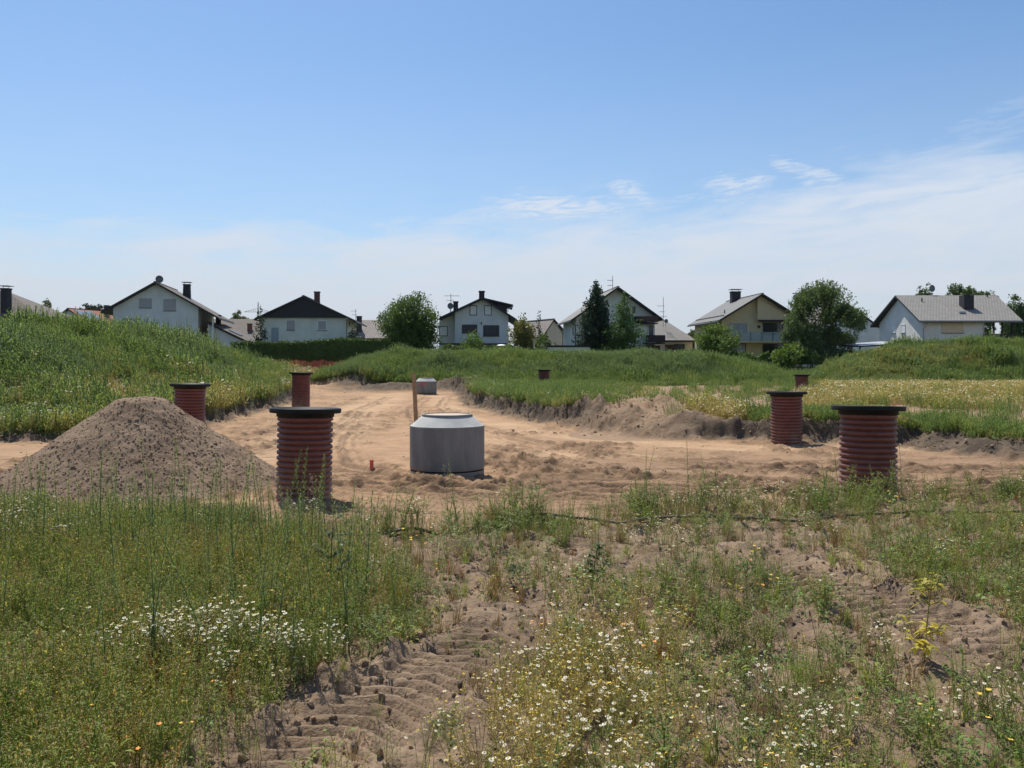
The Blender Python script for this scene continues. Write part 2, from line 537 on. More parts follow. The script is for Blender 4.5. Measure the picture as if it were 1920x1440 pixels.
def churn(x, y):
    p = sstep(-.05, .35, fbm(x, y, .45, 3, 73)) * np.interp(y, [10, 20, 40], [1, .8, .45])
    near_ring = np.exp(-(((x + 1.0) / 2.0) ** 2 + ((y - 14) / 1.3) ** 2)) + (1 - sstep(12.5, 17, y)) * .6 + .8 * np.exp(-(((x + 2.6) / .8) ** 2 + ((y - 11) / .8) ** 2))
    right = sstep(1, 5, x) * (y < 19) * .35
    p = np.clip(p + near_ring * .6 + right, 0, 1)
    streak = fbm(x * .22 + y * .05, y * 1.6, 2.2, 3, 77)
    c = fbm(x, y, 3.2, 4, 71, .62)
    return p, c, streak
TRACK_A = [(-1.35, 2.6), (-.95, 3.5), (-.55, 4.4), (-.15, 5.15), (.1, 5.6)]
TRACK_B = [(3.9, 2.9), (3.3, 4.2), (2.75, 5.4), (2.4, 6.6), (2.2, 7.6)]
RUTS = [[(14, 12.9), (7, 12.2), (2.5, 12.1), (-.5, 12.6), (-3, 13.6)], [(14, 13.4), (7, 12.75), (2.5, 12.6), (-.2, 13.1), (-2.6, 14.4)],
        [(14, 14.9), (7, 14.0), (3.5, 14.2), (1.2, 15.8), (-.8, 19), (-2.8, 26), (-4.3, 36), (-5, 50)],
        [(14, 16.3), (8, 15.6), (4.6, 16.0), (2.4, 17.8), (.6, 21), (-1.5, 28), (-3.2, 38), (-3.8, 50)],
        [(-9, 15.0), (-6, 17.8), (-5.2, 24), (-6.3, 34), (-7.2, 50)], [(-8.2, 17.8), (-7.4, 20), (-7, 25), (-7.9, 35), (-8.7, 50)],
        [(12, 13.9), (5, 13.3), (1.5, 13.6), (-1.6, 14.1), (-3.4, 16.5), (-4.6, 22), (-5.8, 34)]]
def terrain(x, y, full=False):
    x = np.asarray(x, float); y = np.asarray(y, float)
    near = y < 80
    wx = x + fbm(x, y, .9, 3, 5) * .45 + fbm(x, y, 4.2, 3, 6) * .05; wy = y + fbm(x, y, .9, 3, 9) * .45 + fbm(x, y, 4.2, 3, 10) * .05
    sd_ = poly_sd(wx, wy, ROAD)
    farbank = sstep(12, 15, y)
    slump = np.exp(-(((x - 3.6) / 1.7) ** 2 + ((y - 23.2) / 2.2) ** 2))
    wdt = .55 * (1 - farbank) + .13 * farbank + slump * .9 + .35 * sstep(9.2, 10.5, x) * farbank
    rs = sstep(-1, 1, sd_ / wdt)                       # 0 road, 1 field
    field = (.2 - .17 * sstep(8.6, 10.5, x) * (1 - sstep(26, 34, y)) - .28 * (1 - sstep(-12, -8, x)) * (1 - sstep(22, 27, y))) * sstep(13, 20, y) * (1 - sstep(72, 85, y)) + fbm(x, y, .12, 3, 3) * .05
    road = -.25 + fbm(x, y, .2, 3, 31) * .05
    z = road * (1 - rs) + field * rs
    # ragged lip of turned soil along the far banks
    lip = np.exp(-((sd_ - .25) / .35) ** 2) * farbank * (y < 60)
    z = z + lip * (.03 + .10 * np.clip(fbm(x, y, 3.1, 4, 41, .65), 0, 1))
    foot = np.exp(-((sd_ + .35) / .3) ** 2) * farbank * (y < 60)
    z = z + foot * .26 * np.clip(fbm(x, y, 2.8, 4, 43, .65) + .1, 0, 1)
    m = mound_l(x, y) + mound_c(x, y) + mound_r(x, y)
    z = z + m * (1 + .10 * fbm(x, y, .25, 3, 51)) 
    # heaps of loose soil
    def heap(cx, cy, rx, ry, h, a=0):
        ca, sa = math.cos(a), math.sin(a)
        dx = ((x - cx) * ca + (y - cy) * sa) / rx; dy = (-(x - cx) * sa + (y - cy) * ca) / ry
        return h * np.exp(-(dx * dx + dy * dy))
    hp = heap(-8.2, 59.2, 3.2, 1.2, .62) + heap(-3.9, 59.6, 2.4, 1.0, .35) + heap(-11.5, 62.5, 1.6, 1.0, .4)
    hp = hp + heap(2.5, 26.2, 1.2, 1.1, .28) + heap(4.5, 24.6, .9, .8, .42) + heap(4.6, 22.5, .7, .45, .26) + heap(3.2, 24.0, .6, .5, .24) + heap(5.6, 25.8, .7, .6, .2) + heap(5.5, 30, 4, 2.5, .15) + heap(3.2, 34, 3, 3, .15)
    hp = hp + heap(-20, 75.5, 2.2, 1.5, 1.0) + heap(21.0, 73, 1.6, 1.0, 1.2)
    hp = hp + heap(-1.35, 14.1, .85, .22, .11, -.1) + heap(-.1, 13.9, .9, .2, .08) + heap(1.0, 14.9, .8, .5, .12)
    hp = hp + heap(-3.0, 11.3, .75, .35, .10) + heap(-2.3, 26, .35, .35, .13)
    z = z + hp
    rough_soil = np.clip(hp * 4, 0, 1)
    # wheel ruts on the dug road
    inr = (1 - rs) * (y < 60)
    sel = inr > .05
    if sel.any():
        xs, ys = x[sel], y[sel]
        dz = np.zeros_like(xs)
        wob = fbm(xs, ys, .7, 2, 61) * .12
        for i, P in enumerate(RUTS):
            d, arc, side = line_sd(xs, ys, P)
            d = np.abs(d + wob)
            k_ = .6 + .4 * vn(arc, arc * 0, .5, 70 + i)
            dz += k_ * (-.045 * np.exp(-(d / .13) ** 4) + .030 * np.exp(-((d - .23) / .09) ** 2))
            dz += k_ * .012 * np.exp(-(d / .14) ** 4) * np.sin(arc * 2 * math.pi / .14)
            dz += k_ * .026 * np.cos(2 * math.pi * d / .21) * np.exp(-((d - .35) / .38) ** 4) * (ys < 24)
        patch, cl, streak = churn(xs, ys)
        cl = np.clip(cl, -.12, 1)
        dz += cl * .17 * (patch * .9 + .08) + fbm(xs, ys, 9, 2, 79) * .008
        dz += -.05 * sstep(.12, .42, streak) * sstep(19, 15, ys) + .02 * sstep(-.1, -.4, streak) * sstep(19, 15, ys) if False else (-.05 * sstep(.12, .42, streak) + .02 * sstep(-.4, -.1, -streak) * 0) * (1 - sstep(15, 19, ys))
        z[sel] += dz
    # clods on the untouched soil in front and on the heaps
    fg = rs * (1 - sstep(11, 16, y))
    far_f = rs * sstep(14, 17, y) * (1 - sstep(55, 66, y)) * (m < .2)
    bil = 1 - np.abs(fbm(x, y, 2.2, 3, 81))
    cl2 = np.clip(fbm(x, y, 5.5, 4, 83, .62) + .1, 0, 1)
    cl3 = np.clip(fbm(x, y, 10, 3, 88, .6) + .05, 0, 1)
    z = z + fg * ((bil - .8) * .09 + cl2 * .085 + cl3 * .035 + fbm(x, y, 22, 2, 85) * .006)
    z = z + (far_f * .6 + lip + foot + rough_soil * 1.6) * (np.clip(fbm(x, y, 2.6, 4, 87, .66), 0, 1) * .15)
    # tractor tread in front
    near_sel = (y < 8.5) & (y > 2)
    if near_sel.any():
        xs, ys = x[near_sel], y[near_sel]
        dz = np.zeros_like(xs); flat = np.zeros_like(xs)
        for P, wd in ((TRACK_A, .33), (TRACK_B, .30)):
            d, arc, side = line_sd(xs, ys, P)
            d = d + fbm(xs, ys, 2.0, 2, 91) * .05
            ins_ = 1 - sstep(wd * .8, wd, d)
            a_, L_ = arc, sum(math.dist(P[i], P[i + 1]) for i in range(len(P) - 1))
            ends = sstep(0, .3, a_) * (1 - sstep(L_ - .5, L_ - .02, a_))
            lug = np.sin((arc + d * .35) * 2 * math.pi / .125 + fbm(xs, ys, 1.5, 2, 93) * 1.6)
            flat = np.maximum(flat, ins_ * ends)
            dz += ins_ * ends * (-.04 + .034 * np.clip(lug * 2.2, -1, 1) * (.55 + .6 * vn(xs, ys, 3.0, 98)) + .008 * fbm(xs, ys, 12, 3, 97))
            dz += ends * .075 * np.exp(-((d - wd - .08) / .08) ** 2) * (.35 + np.clip(fbm(xs, ys, 4, 3, 95) * 1.6, -.4, 1))
        z[near_sel] = z[near_sel] - flat * (z[near_sel] - 0.01) * .85 + dz
    z = np.where(y > 85, z * (1 - sstep(85, 95, y)), z)
    if full:
        return z, rs, m, lip + foot, rough_soil, sd_
    return z
def hz(x, y):
    return float(terrain(np.array([x], float), np.array([y], float))[0])
def P3(u, v, z=0.0):
    """the spot on a plane of height z that is seen at photo pixel u, v"""
    y = F * (H - z) / (v - HV)
    return (u - 960) / F * y, y
def at(u, Y):
    return (u - 960) / F * Y
def zat(v, Y):
    return H - (v - HV) / F * Y

def axis(segs):
    a = []
    for x0, x1, st in segs:
        a += list(np.arange(x0, x1 - 1e-6, st))
    a.append(segs[-1][1])
    return np.array(a)
xs = axis([(-6000, -1000, 1000), (-1000, -200, 100), (-200, -70, 10), (-70, -30, 1.0), (-30, -14, .25), (-14, -7, .07), (-7, -4, .035), (-4, 4, .022), (4, 7, .035), (7, 14, .07), (14, 30, .25),
           (30, 70, 1.0), (70, 200, 10), (200, 1000, 100), (1000, 6000, 1000)])
ys = axis([(-60, -4, 4), (-4, 2, .5), (2, 7, .022), (7, 12, .032), (12, 17, .036), (17, 24, .065), (24, 34, .12), (34, 80, .3), (80, 120, 2), (120, 400, 20), (400, 1000, 100), (1000, 12000, 1000)])
GX, GY = np.meshgrid(xs, ys)
Z, RS, MM, LIP, RSO, SDR = terrain(GX.ravel(), GY.ravel(), True)
_p, _c, _s = churn(GX.ravel(), GY.ravel())
CHURN = _p * sstep(-.05, .35, _c) + sstep(.1, .4, _s) * (GY.ravel() < 18) * .55
_sel = (SDR < .3) & (GY.ravel() < 62)
_x, _y = GX.ravel()[_sel], GY.ravel()[_sel]
_w = fbm(_x, _y, .7, 2, 61) * .12
_r = np.zeros(len(_x))
for _P in RUTS:
    _d, _a, _q = line_sd(_x, _y, _P)
    _d = np.abs(_d + _w)
    _r = np.maximum(_r, np.exp(-((_d - .20) / .07) ** 2) * .85 + np.clip(-np.cos(2 * math.pi * _d / .21), 0, 1) * np.exp(-((_d - .35) / .38) ** 4) * (_y < 24) * .6 + np.exp(-(_d / .13) ** 4) * .25 * (np.sin(_a * 44) > .2))
CHURN[_sel] += _r * (.4 + .6 * vn(_x, _y, .8, 99))
nx, ny = len(xs), len(ys)
V = np.stack([GX.ravel(), GY.ravel(), Z], 1)
ii = (np.arange(ny - 1)[:, None] * nx + np.arange(nx - 1)[None, :]).ravel()
Q = np.stack([ii, ii + 1, ii + nx + 1, ii + nx], 1)
def groundmat():
    m, t, p, out = newmat('ground')
    def attr(n):
        a = N(t, 'ShaderNodeAttribute', attribute_name=n)
        return a.outputs['Fac']
    pos = N(t, 'ShaderNodeNewGeometry').outputs['Position']
    n1 = noise(t, pos, .35, 5, .6); n2 = noise(t, pos, 2.6, 6, .65); n3 = noise(t, pos, 22, 4, .6); n4 = noise(t, pos, 1.1, 5, .6, .6)
    sand = mixrgb(t, maprange(t, n4, .35, .68), (.425, .268, .155), (.325, .205, .120))
    sand = mixrgb(t, maprange(t, n2, .56, .72), sand, (.20, .125, .072))
    sand = mixrgb(t, maprange(t, n1, .5, .7, 0, .6), sand, (.29, .195, .12))
    sand = mixrgb(t, maprange(t, noise(t, pos, .9, 4, .6), .58, .72, 0, .5), sand, (.44, .31, .20))
    soil = mixrgb(t, maprange(t, n4, .3, .7), (.175, .122, .080), (.29, .208, .140))
    soil = mixrgb(t, maprange(t, n2, .55, .75), soil, (.15, .108, .08))
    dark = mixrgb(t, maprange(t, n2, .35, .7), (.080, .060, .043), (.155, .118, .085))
    brown = mixrgb(t, maprange(t, n2, .35, .7), (.26, .17, .105), (.33, .23, .15))
    green = mixrgb(t, maprange(t, n4, .3, .7), (.05, .075, .026), (.085, .10, .038))
    sand = mixrgb(t, attr('tone'), sand, mixrgb(t, .75, sand, (.275, .178, .108)))
    sand = mixrgb(t, attr('smooth'), sand, (.49, .330, .200))
    sand = mixrgb(t, math_node(t, 'MULTIPLY', attr('churn'), .85), sand, mixrgb(t, maprange(t, n2, .35, .65), (.10, .062, .036), (.215, .135, .08)))
    c = mixrgb(t, attr('field'), sand, soil)
    c = mixrgb(t, attr('brown'), c, brown)
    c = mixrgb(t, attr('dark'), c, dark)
    c = mixrgb(t, attr('green'), c, green)
    c = mixrgb(t, maprange(t, n3, .3, .7, 0, .35), c, mixrgb(t, 1.0, c, (.62, .60, .58), 'MULTIPLY'))
    c = mixrgb(t, maprange(t, noise(t, pos, 60, 3, .6), .62, .75, 0, .5), c, (.42, .35, .27))
    setcol(t, p, c)
    p.inputs['Roughness'].default_value = .95
    p.inputs['Specular IOR Level'].default_value = .2
    b = N(t, 'ShaderNodeBump'); b.inputs['Strength'].default_value = .9; b.inputs['Distance'].default_value = .02
    t.links.new(math_node(t, 'ADD', noise(t, pos, 26, 5, .65), math_node(t, 'MULTIPLY', noise(t, pos, 7, 4, .6), 2.0)), b.inputs['Height'])
    t.links.new(b.outputs[0], p.inputs['Normal'])
groundmat()
gm = quads_mesh('ground', V, Q, ['ground'], smooth=True)
gx, gy = GX.ravel(), GY.ravel()
def setattr_(me, name, arr):
    a = me.attributes.new(name, 'FLOAT', 'POINT')
    a.data.foreach_set('value', np.asarray(arr, np.float32))
setattr_(gm, 'field', RS)
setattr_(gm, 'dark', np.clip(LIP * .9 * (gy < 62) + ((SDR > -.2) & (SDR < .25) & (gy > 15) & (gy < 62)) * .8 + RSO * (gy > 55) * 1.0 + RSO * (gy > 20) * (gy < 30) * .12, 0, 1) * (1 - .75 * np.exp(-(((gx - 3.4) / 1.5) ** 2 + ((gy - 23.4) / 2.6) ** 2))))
br_ = np.maximum(RS, np.exp(-(((gx - 3.4) / 1.7) ** 2 + ((gy - 23.2) / 1.8) ** 2)) > .3) * sstep(19, 21, gy) * (1 - sstep(60, 64, gy)) * (gx > 0)
setattr_(gm, 'brown', br_)
_sm = np.zeros(len(gx))
for _P, _wd in (([(9, 20.0), (5.2, 19.6), (2.6, 21.2), (.6, 24.5), (-1.6, 31), (-3.6, 42), (-4.4, 52)], .55), ([(-6.2, 15.5), (-5.0, 20), (-5.8, 28), (-6.6, 40), (-7.6, 55)], 1.3),
                ([(14, 13.3), (7, 12.5), (2.5, 12.35), (-.4, 12.85), (-2.8, 14)], .16), ([(3.2, 17.5), (.6, 18.6), (-1.6, 24), (-3.8, 36)], .25)):
    _d, _a, _q = line_sd(gx, gy, _P)
    _sm = np.maximum(_sm, (1 - sstep(_wd * .5, _wd * 1.3, _d + fbm(gx, gy, .6, 3, 111) * .5)))
_sm *= .35 + .5 * sstep(-.3, .3, fbm(gx, gy, .8, 3, 113))
setattr_(gm, 'smooth', np.clip(_sm, 0, 1) * (gy < 62))
_tone = sstep(-1.5, 1.0, gx - (gy - 14) * .35) * (1 - sstep(17, 21, gy)) + np.exp(-(((gx + 2.4) / 1.2) ** 2 + ((gy - 11.5) / 1.3) ** 2)) * .8 + .4 * sstep(.0, .4, fbm(gx, gy, .3, 3, 115))
setattr_(gm, 'tone', np.clip(_tone, 0, 1))
setattr_(gm, 'churn', np.clip(CHURN, 0, 1))
path_gap = np.exp(-((gx - (20.6 + (gy - 60) * .05)) / .9) ** 2) * sstep(44, 50, gy) * (1 - sstep(88, 92, gy))
greenm = np.clip(sstep(.05, .5, MM) + sstep(72, 78, gy) + RS * (gx < -9) * (gy > 19) * .8, 0, 1) * (1 - path_gap) * (1 - (fbm(gx, gy, .5, 3, 101) > .45) * .7) * (RS > .5)
setattr_(gm, 'green', greenm)
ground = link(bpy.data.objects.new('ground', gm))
tag(ground, kind='structure')

# far blue hills
def hills():
    n, mrows = 90, 14
    V_, Q_ = [], []
    for j in range(mrows + 1):
        y = 7600 + j * 260
        for i in range(n + 1):
            x = 500 + i * 26
            g = math.exp(-((x - 1650) / 520) ** 2) + .6 * math.exp(-((x - 2400) / 260) ** 2)
            b = math.sin(math.pi * j / mrows) ** .8 if 0 < j < mrows else 0
            e = min(1, i / 12, (n - i) / 12)
            V_.append((x, y, -2 + e * b * (g * 300 + 14 * math.sin(x * .013 + j) + 9 * math.sin(x * .031 + j * 2))))
    for j in range(mrows):
        for i in range(n):
            a = j * (n + 1) + i
            Q_.append((a, a + 1, a + n + 2, a + n + 1))
    plain('hill_forest', (.075, .115, .085), .9, .3, .004)
    o = link(bpy.data.objects.new('hills', quads_mesh('hills', V_, Q_, ['hill_forest'], smooth=True)))
    tag(o, kind='structure')
hills()

# ------------------------------------------------------------------ corrugated shafts
def shaft(label, x, y, z0, z1, rad=.38, tilt=(0, 0)):
    t = thing('manhole_shaft', label, 'manhole shaft', (x, y, z0), 0, 'red corrugated manhole shafts with black rims')
    t.rotation_euler = (tilt[0], tilt[1], random.uniform(0, 6))
    h = z1 - z0
    k_ = rad / .38
    prof = [(rad - .03, -.35)]
    per = .077 * k_
    top = h - .105 * k_
    z = -.35; i = 0
    nr = int((top + .35) / per)
    for r_ in range(nr):
        zb = top - (nr - r_) * per
        for a, b in ((0, -.030), (.10, -.014), (.24, -.003), (.45, 0), (.66, -.003), (.80, -.014), (.90, -.030), (.96, -.034)):
            prof.append((rad + b * k_, zb + a * per))
    prof.append((rad - .032 * k_, top))
    prof.append((rad - .032 * k_, h - .09 * k_))
    m = MB(); m.lathe(prof, 'red_corrugated', 56); m.build('pipe', t, True)
    m = MB(); rf = rad * 1.285
    fl = [(rad - .04 * k_, h - .125 * k_), (rad + .012 * k_, h - .118 * k_), (rad + .014 * k_, h - .072 * k_), (rad + .03 * k_, h - .066 * k_), (rf - .015, h - .066 * k_), (rf - .003, h - .06 * k_),
          (rf, h - .05 * k_), (rf, h - .012), (rf - .004, h - .003), (rf - .012, h), (rf - .03, h - .002), (rf - .045, h - .022), (rad - .02, h - .032), (rad - .05, h - .034), (rad - .06, h - .20), (.02, h - .22), (0.0, h - .22)]
    m.lathe(fl, 'black_plastic', 64); m.build('rim', t, True)
    return t
shaft('tall red corrugated shaft beside the grey soil heap, dry twigs growing before it', at(569.5, 11.86), 11.86, -.27, zat(767, 11.6), tilt=(R(1.2), R(.6)))
shaft('red corrugated shaft at the right with a tilted black rim and weeds at its foot', at(1627.5, 11.9), 11.9, -.30, zat(761, 11.9), tilt=(R(-.6), R(2.4)))
shaft('slim red corrugated shaft before the cut bank and the golden flowers', at(1475, 20.6), 20.6, -.40, zat(734, 20.6), .37, tilt=(R(.3), R(-.3)))
shaft('red corrugated shaft standing half hidden behind the soil heap', at(354.5, 21.5), 21.5, -.28, zat(719, 21.5), .378, tilt=(R(.8), R(1)))
shaft('red corrugated shaft on the far left edge of the sandy road', at(564, 36), 36, -.22, zat(698, 36), .385, tilt=(0, R(-.5)))
shaft('small far red shaft among white flowers in front of the long green mound', at(1020, 56), 56, .05, zat(693, 56), .36)
shaft('small far red shaft in the gap between the green mounds', at(1503, 50), 50, .0, zat(702, 50), .38)

# ------------------------------------------------------------------ concrete rings
def ring(label, x, y, z0, rad, zs, zt, mark=False):
    t = thing('manhole_ring', label, 'concrete ring', (x, y, z0), 0, 'concrete manhole rings')
    h0, h1 = zs - z0, zt - z0
    k_ = rad / .65
    m = MB()
    m.lathe([(rad - .13, -.3), (rad, -.3), (rad, .09), (rad - .006, .10)], 'ring_concrete', 64)
    m.build('base_ring', t, True)
    m = MB()
    m.lathe([(rad - .12, .125), (rad - .01, .118), (rad + .004, .13), (rad + .004, h0 - .012), (rad - .004, h0)], 'ring_concrete', 64)
    m.lathe([(rad - .004, h0), (rad - .02, h0 + .006), (.455 * k_, h1 - .045), (.445 * k_, h1 - .04)], 'concrete_light', 64)  # same concrete made paler: the sunlit top is put into its colour
    m.lathe([(.445 * k_, h1 - .042), (.445 * k_, h1 - .004), (.435 * k_, h1), (.40 * k_, h1), (.395 * k_, h1 - .02), (.39 * k_, h1 - .3)], 'ring_concrete', 64)
    o = m.build('cone', t, False)
    m = MB(); m.lathe([(.39 * k_, h1 - .03), (.39 * k_, h1 - .012), (0, h1 - .010)], 'lit_peach', 48); m.build('lit_disc', t)  # added disc, its peach colour stands in for the lit inner wall
    if mark:
        m = MB()
        vs, fs = [], []
        n = 14
        for i in range(n + 1):
            a = R(-90 - 42 + i * 3.4)
            zz = h0 - .16 + .015 * math.sin(i)
            th = .05 + .02 * math.sin(i * 1.7)
            for zq in (zz - th / 2, zz + th):
                vs.append(((rad + .008) * math.cos(a), (rad + .008) * math.sin(a), zq))
        for i in range(n):
            fs.append((2 * i, 2 * i + 2, 2 * i + 3, 2 * i + 1))
        m.add(vs, fs, 'red_paint')
        m.build('spray_mark', t)
    return t
ring('large grey concrete cone ring in the middle of the sandy road', at(838.5, 15.0), 15.0, -.25, .65, zat(802, 14.35), zat(778.5, 14.6))
ring('distant concrete cone ring with a red spray mark at the road end', at(799, 54), 54, -.27, .66, zat(715, 53.4), zat(708, 54), True)

# ------------------------------------------------------------------ stake, peg, hose
def stake():
    x0, x1, Y = at(783, 16.4), at(776, 16.4), 16.4
    t = MB()
    vs = []
    for (cx, z) in ((x0 + .02, -.5), (x1, zat(700, Y))):
        for dx, dy in ((-.037, -.025), (.037, -.025), (.037, .025), (-.037, .025)):
            vs.append((cx + dx, Y + dy, z + (0.012 * dx / .037 if z > 0 else 0)))
    t.add(vs, [(3, 2, 1, 0), (4, 5, 6, 7), (0, 1, 5, 4), (1, 2, 6, 5), (2, 3, 7, 6), (3, 0, 4, 7)], 'stake_wood')
    tag(t.build('wooden_stake'), 'tall brown wooden stake behind the near concrete ring', 'stake')
    m = MB(); px, py = P3(697, 875, -.2)
    m.box(px - .032, px + .032, py - .02, py + .02, -.4, -.09, 'red_plastic')
    m.box(px - .038, px + .038, py - .026, py + .026, -.092, -.075, 'red_plastic')
    tag(m.build('survey_peg'), 'short red survey peg stuck in the sand left of the concrete ring', 'peg')
stake()
def hose(pix, label, r=.015):
    pts = []
    for u, v in pix:
        pts.append(P3(u, v, .06))
    # subdivide and follow the ground
    out = []
    for i in range(len(pts) - 1):
        n = 14
        for j in range(n):
            f = j / n
            x = pts[i][0] * (1 - f) + pts[i + 1][0] * f; y = pts[i][1] * (1 - f) + pts[i + 1][1] * f
            out.append((x, y))
    out.append(pts[-1])
    X = np.array([p[0] for p in out]); Y = np.array([p[1] for p in out])
    Y = Y + fbm(X, X * 0, 1.3, 2, 5) * .03
    zz = terrain(X, Y)
    kk = np.ones(9) / 9
    zs = np.convolve(np.pad(np.maximum(zz, np.convolve(np.pad(zz, 4, 'edge'), kk, 'valid')), 4, 'edge'), kk, 'valid') + r + .028
    m = MB(); m.tube([(X[i], Y[i], zs[i]) for i in range(len(X))], r, 'hose_black', 8)
    tag(m.build('hose', None, True), label, 'hose')
hose([(620, 1003), (680, 1001), (740, 994), (800, 988), (870, 980), (900, 977), (1000, 973), (1120, 970), (1210, 973), (1300, 972), (1420, 968), (1500, 968), (1600, 963), (1720, 958), (1930, 957)],
     'long black hose lying along the near edge of the dug road')
hose([(285, 976), (330, 978), (380, 983), (430, 991)], 'short piece of black hose lying in the grass before the soil heap')

# ------------------------------------------------------------------ soil pile
def soil_pile():
    cx, cy, z0 = -5.85, 13.5, -.35
    n, mm = 900, 360
    ang = np.linspace(0, 2 * math.pi, n, endpoint=False)
    rr = np.linspace(0, 1, mm) ** .8
    A, RR = np.meshgrid(ang, rr)
    rad = 2.20 + .14 * np.sin(2 * A + .7) + .08 * np.sin(5 * A + 1)
    x = cx + np.cos(A) * RR * rad * 1.06; y = cy + np.sin(A) * RR * rad * .92
    hgt = 1.52 * (1 - RR ** 1.0)
    hgt = 1.72 * (np.sqrt((1 - RR) ** 2 + .004) - .0) 
    hgt = np.minimum(hgt, 1.50 - 1.3 * RR ** 1.8) + .06 * np.cos(A - 2.6) * np.sin(np.pi * RR)
    hgt = np.where(RR < .98, hgt, hgt * .3)
    ridge = .05 * np.exp(-((x - cx - .35) / .5) ** 2 - ((y - cy) / .5) ** 2)
    bum = fbm(x, y, .9, 3, 201) * .07 + np.clip(fbm(x, y, 5, 3, 203, .5) - .05, -.05, 1) * .035 + fbm(x, y, 11, 3, 209, .55) * .014 + fbm(x, y, 24, 2, 207, .5) * .006
    z = z0 + hgt + ridge + bum * np.clip(RR * 4, .3, 1) * np.clip((1.02 - RR) * 6, 0, 1)
    V_ = np.stack([x.ravel(), y.ravel(), z.ravel()], 1)
    i_, j_ = np.meshgrid(np.arange(mm - 1), np.arange(n), indexing='ij')
    a = (i_ * n + j_).ravel(); b = (i_ * n + (j_ + 1) % n).ravel()
    Q_ = np.stack([a, b, b + n, a + n], 1)
    Q_ = Q_[:, ::-1].copy()
    # loose clods lying on the flanks, part of the heap
    def ico(s_):
        b_ = np.array([(1, 0, 0), (-1, 0, 0), (0, 1, 0), (0, -1, 0), (0, 0, 1), (0, 0, -1)], float)
        return b_
    oc = np.array([(1, 1, 1), (1, 1, -1), (1, -1, 1), (1, -1, -1), (-1, 1, 1), (-1, 1, -1), (-1, -1, 1), (-1, -1, -1)], float) * .58
    cf = np.array([(0, 1, 3, 2), (4, 6, 7, 5), (0, 4, 5, 1), (2, 3, 7, 6), (0, 2, 6, 4), (1, 5, 7, 3)])
    K = 16000
    ri = (RNG.random(K) ** .6 * (mm - 4)).astype(int); ai = RNG.integers(0, n, K)
    base = V_[ri * n + ai]
    sz = .004 + .014 * RNG.random(K) ** 4
    big_ = RNG.random(K) < .0012; sz[big_] = .035
    oc = oc * np.array([1.3, 1.3, .45])
    jit = oc[None] * sz[:, None, None] * (.6 + .8 * RNG.random((K, 8, 3)))
    CV = (base[:, None, :] + np.array([0, 0, .1])[None, None] * sz[:, None, None] + jit).reshape(-1, 3)
    CQ = (cf[None] + (np.arange(K) * 8)[:, None, None]).reshape(-1, 4) + len(V_)
    m, t, p, out = newmat('heap_soil')
    pos = N(t, 'ShaderNodeNewGeometry').outputs['Position']
    c = mixrgb(t, maprange(t, noise(t, pos, 1.6, 6, .65), .3, .7), (.20, .137, .090), (.262, .188, .128))
    c = mixrgb(t, maprange(t, noise(t, pos, 3.5, 4, .6), .5, .75, 0, .5), c, (.15, .108, .075))
    c = mixrgb(t, maprange(t, noise(t, pos, 40, 3, .6), .66, .75), c, (.40, .34, .27))
    setcol(t, p, c)
    p.inputs['Roughness'].default_value = .95; p.inputs['Specular IOR Level'].default_value = .2
    bump(t, p, noise(t, pos, 45, 5, .65), .7, .010)
    me = quads_mesh('soil_heap', np.concatenate([V_, CV]), np.concatenate([Q_, CQ]), ['heap_soil'],
                    smooth=False)
    sm = np.zeros(len(me.polygons), bool); sm[:] = True
    me.polygons.foreach_set('use_smooth', sm)
    o = link(bpy.data.objects.new('soil_heap', me))
    tag(o, 'tall grey brown heap of loose soil at the left beside the road', 'soil heap')
soil_pile()

# ------------------------------------------------------------------ houses
def roof_uv(me):
    uv = me.uv_layers.new(name='UVMap')
    for p_ in me.polygons:
        n_ = p_.normal
        h_ = Vector((n_.y, -n_.x, 0))
        h_ = h_.normalized() if h_.length > .01 else Vector((1, 0, 0))
        s_ = n_.cross(h_)
        for li in p_.loop_indices:
            co = me.vertices[me.loops[li].vertex_index].co
            uv.data[li].uv = (co.dot(h_), co.dot(s_))
def slab(m, pts, th, top, side):
    """a sloping roof plate given its four top corners (counter-clockwise from above)"""
    p_ = [Vector(q) for q in pts]
    lo = [q - Vector((0, 0, th)) for q in p_]
    n = len(p_)
    m.add(p_, [tuple(range(n))], top)
    vs = p_ + lo
    fs = [tuple(n + i for i in range(n))[::-1]]
    for i in range(n):
        j = (i + 1) % n
        fs.append((i, n + i, n + j, j))
    m.add(vs, fs, side)
def gable_roof(parent, zr, sl, sr, rl, rr, y0, y1, tile, th=.22, edge='dark_wood', label=None):
    m = MB()
    slab(m, [(0, y0, zr), (0, y1, zr), (-rl, y1, zr - sl * rl), (-rl, y0, zr - sl * rl)], th, tile, edge)
    slab(m, [(0.004, y1, zr), (0.004, y0, zr), (rr, y0, zr - sr * rr), (rr, y1, zr - sr * rr)], th, tile, edge)
    m.box(-.12, .12, y0 - .003, y1 + .003, zr - .12, zr + .05, tile)
    o = m.build('roof', parent)
    roof_uv(o.data)
    for s_, r_, z_ in ((-1, rl, zr - sl * rl), (1, rr, zr - sr * rr)):
        g = MB(); g.tube([(s_ * (r_ + .06), y0 + .02, z_ - .16), (s_ * (r_ + .06), y1 - .02, z_ - .16)], .075, 'metal_grey', 8)
        g.build('gutter', parent)
    return o
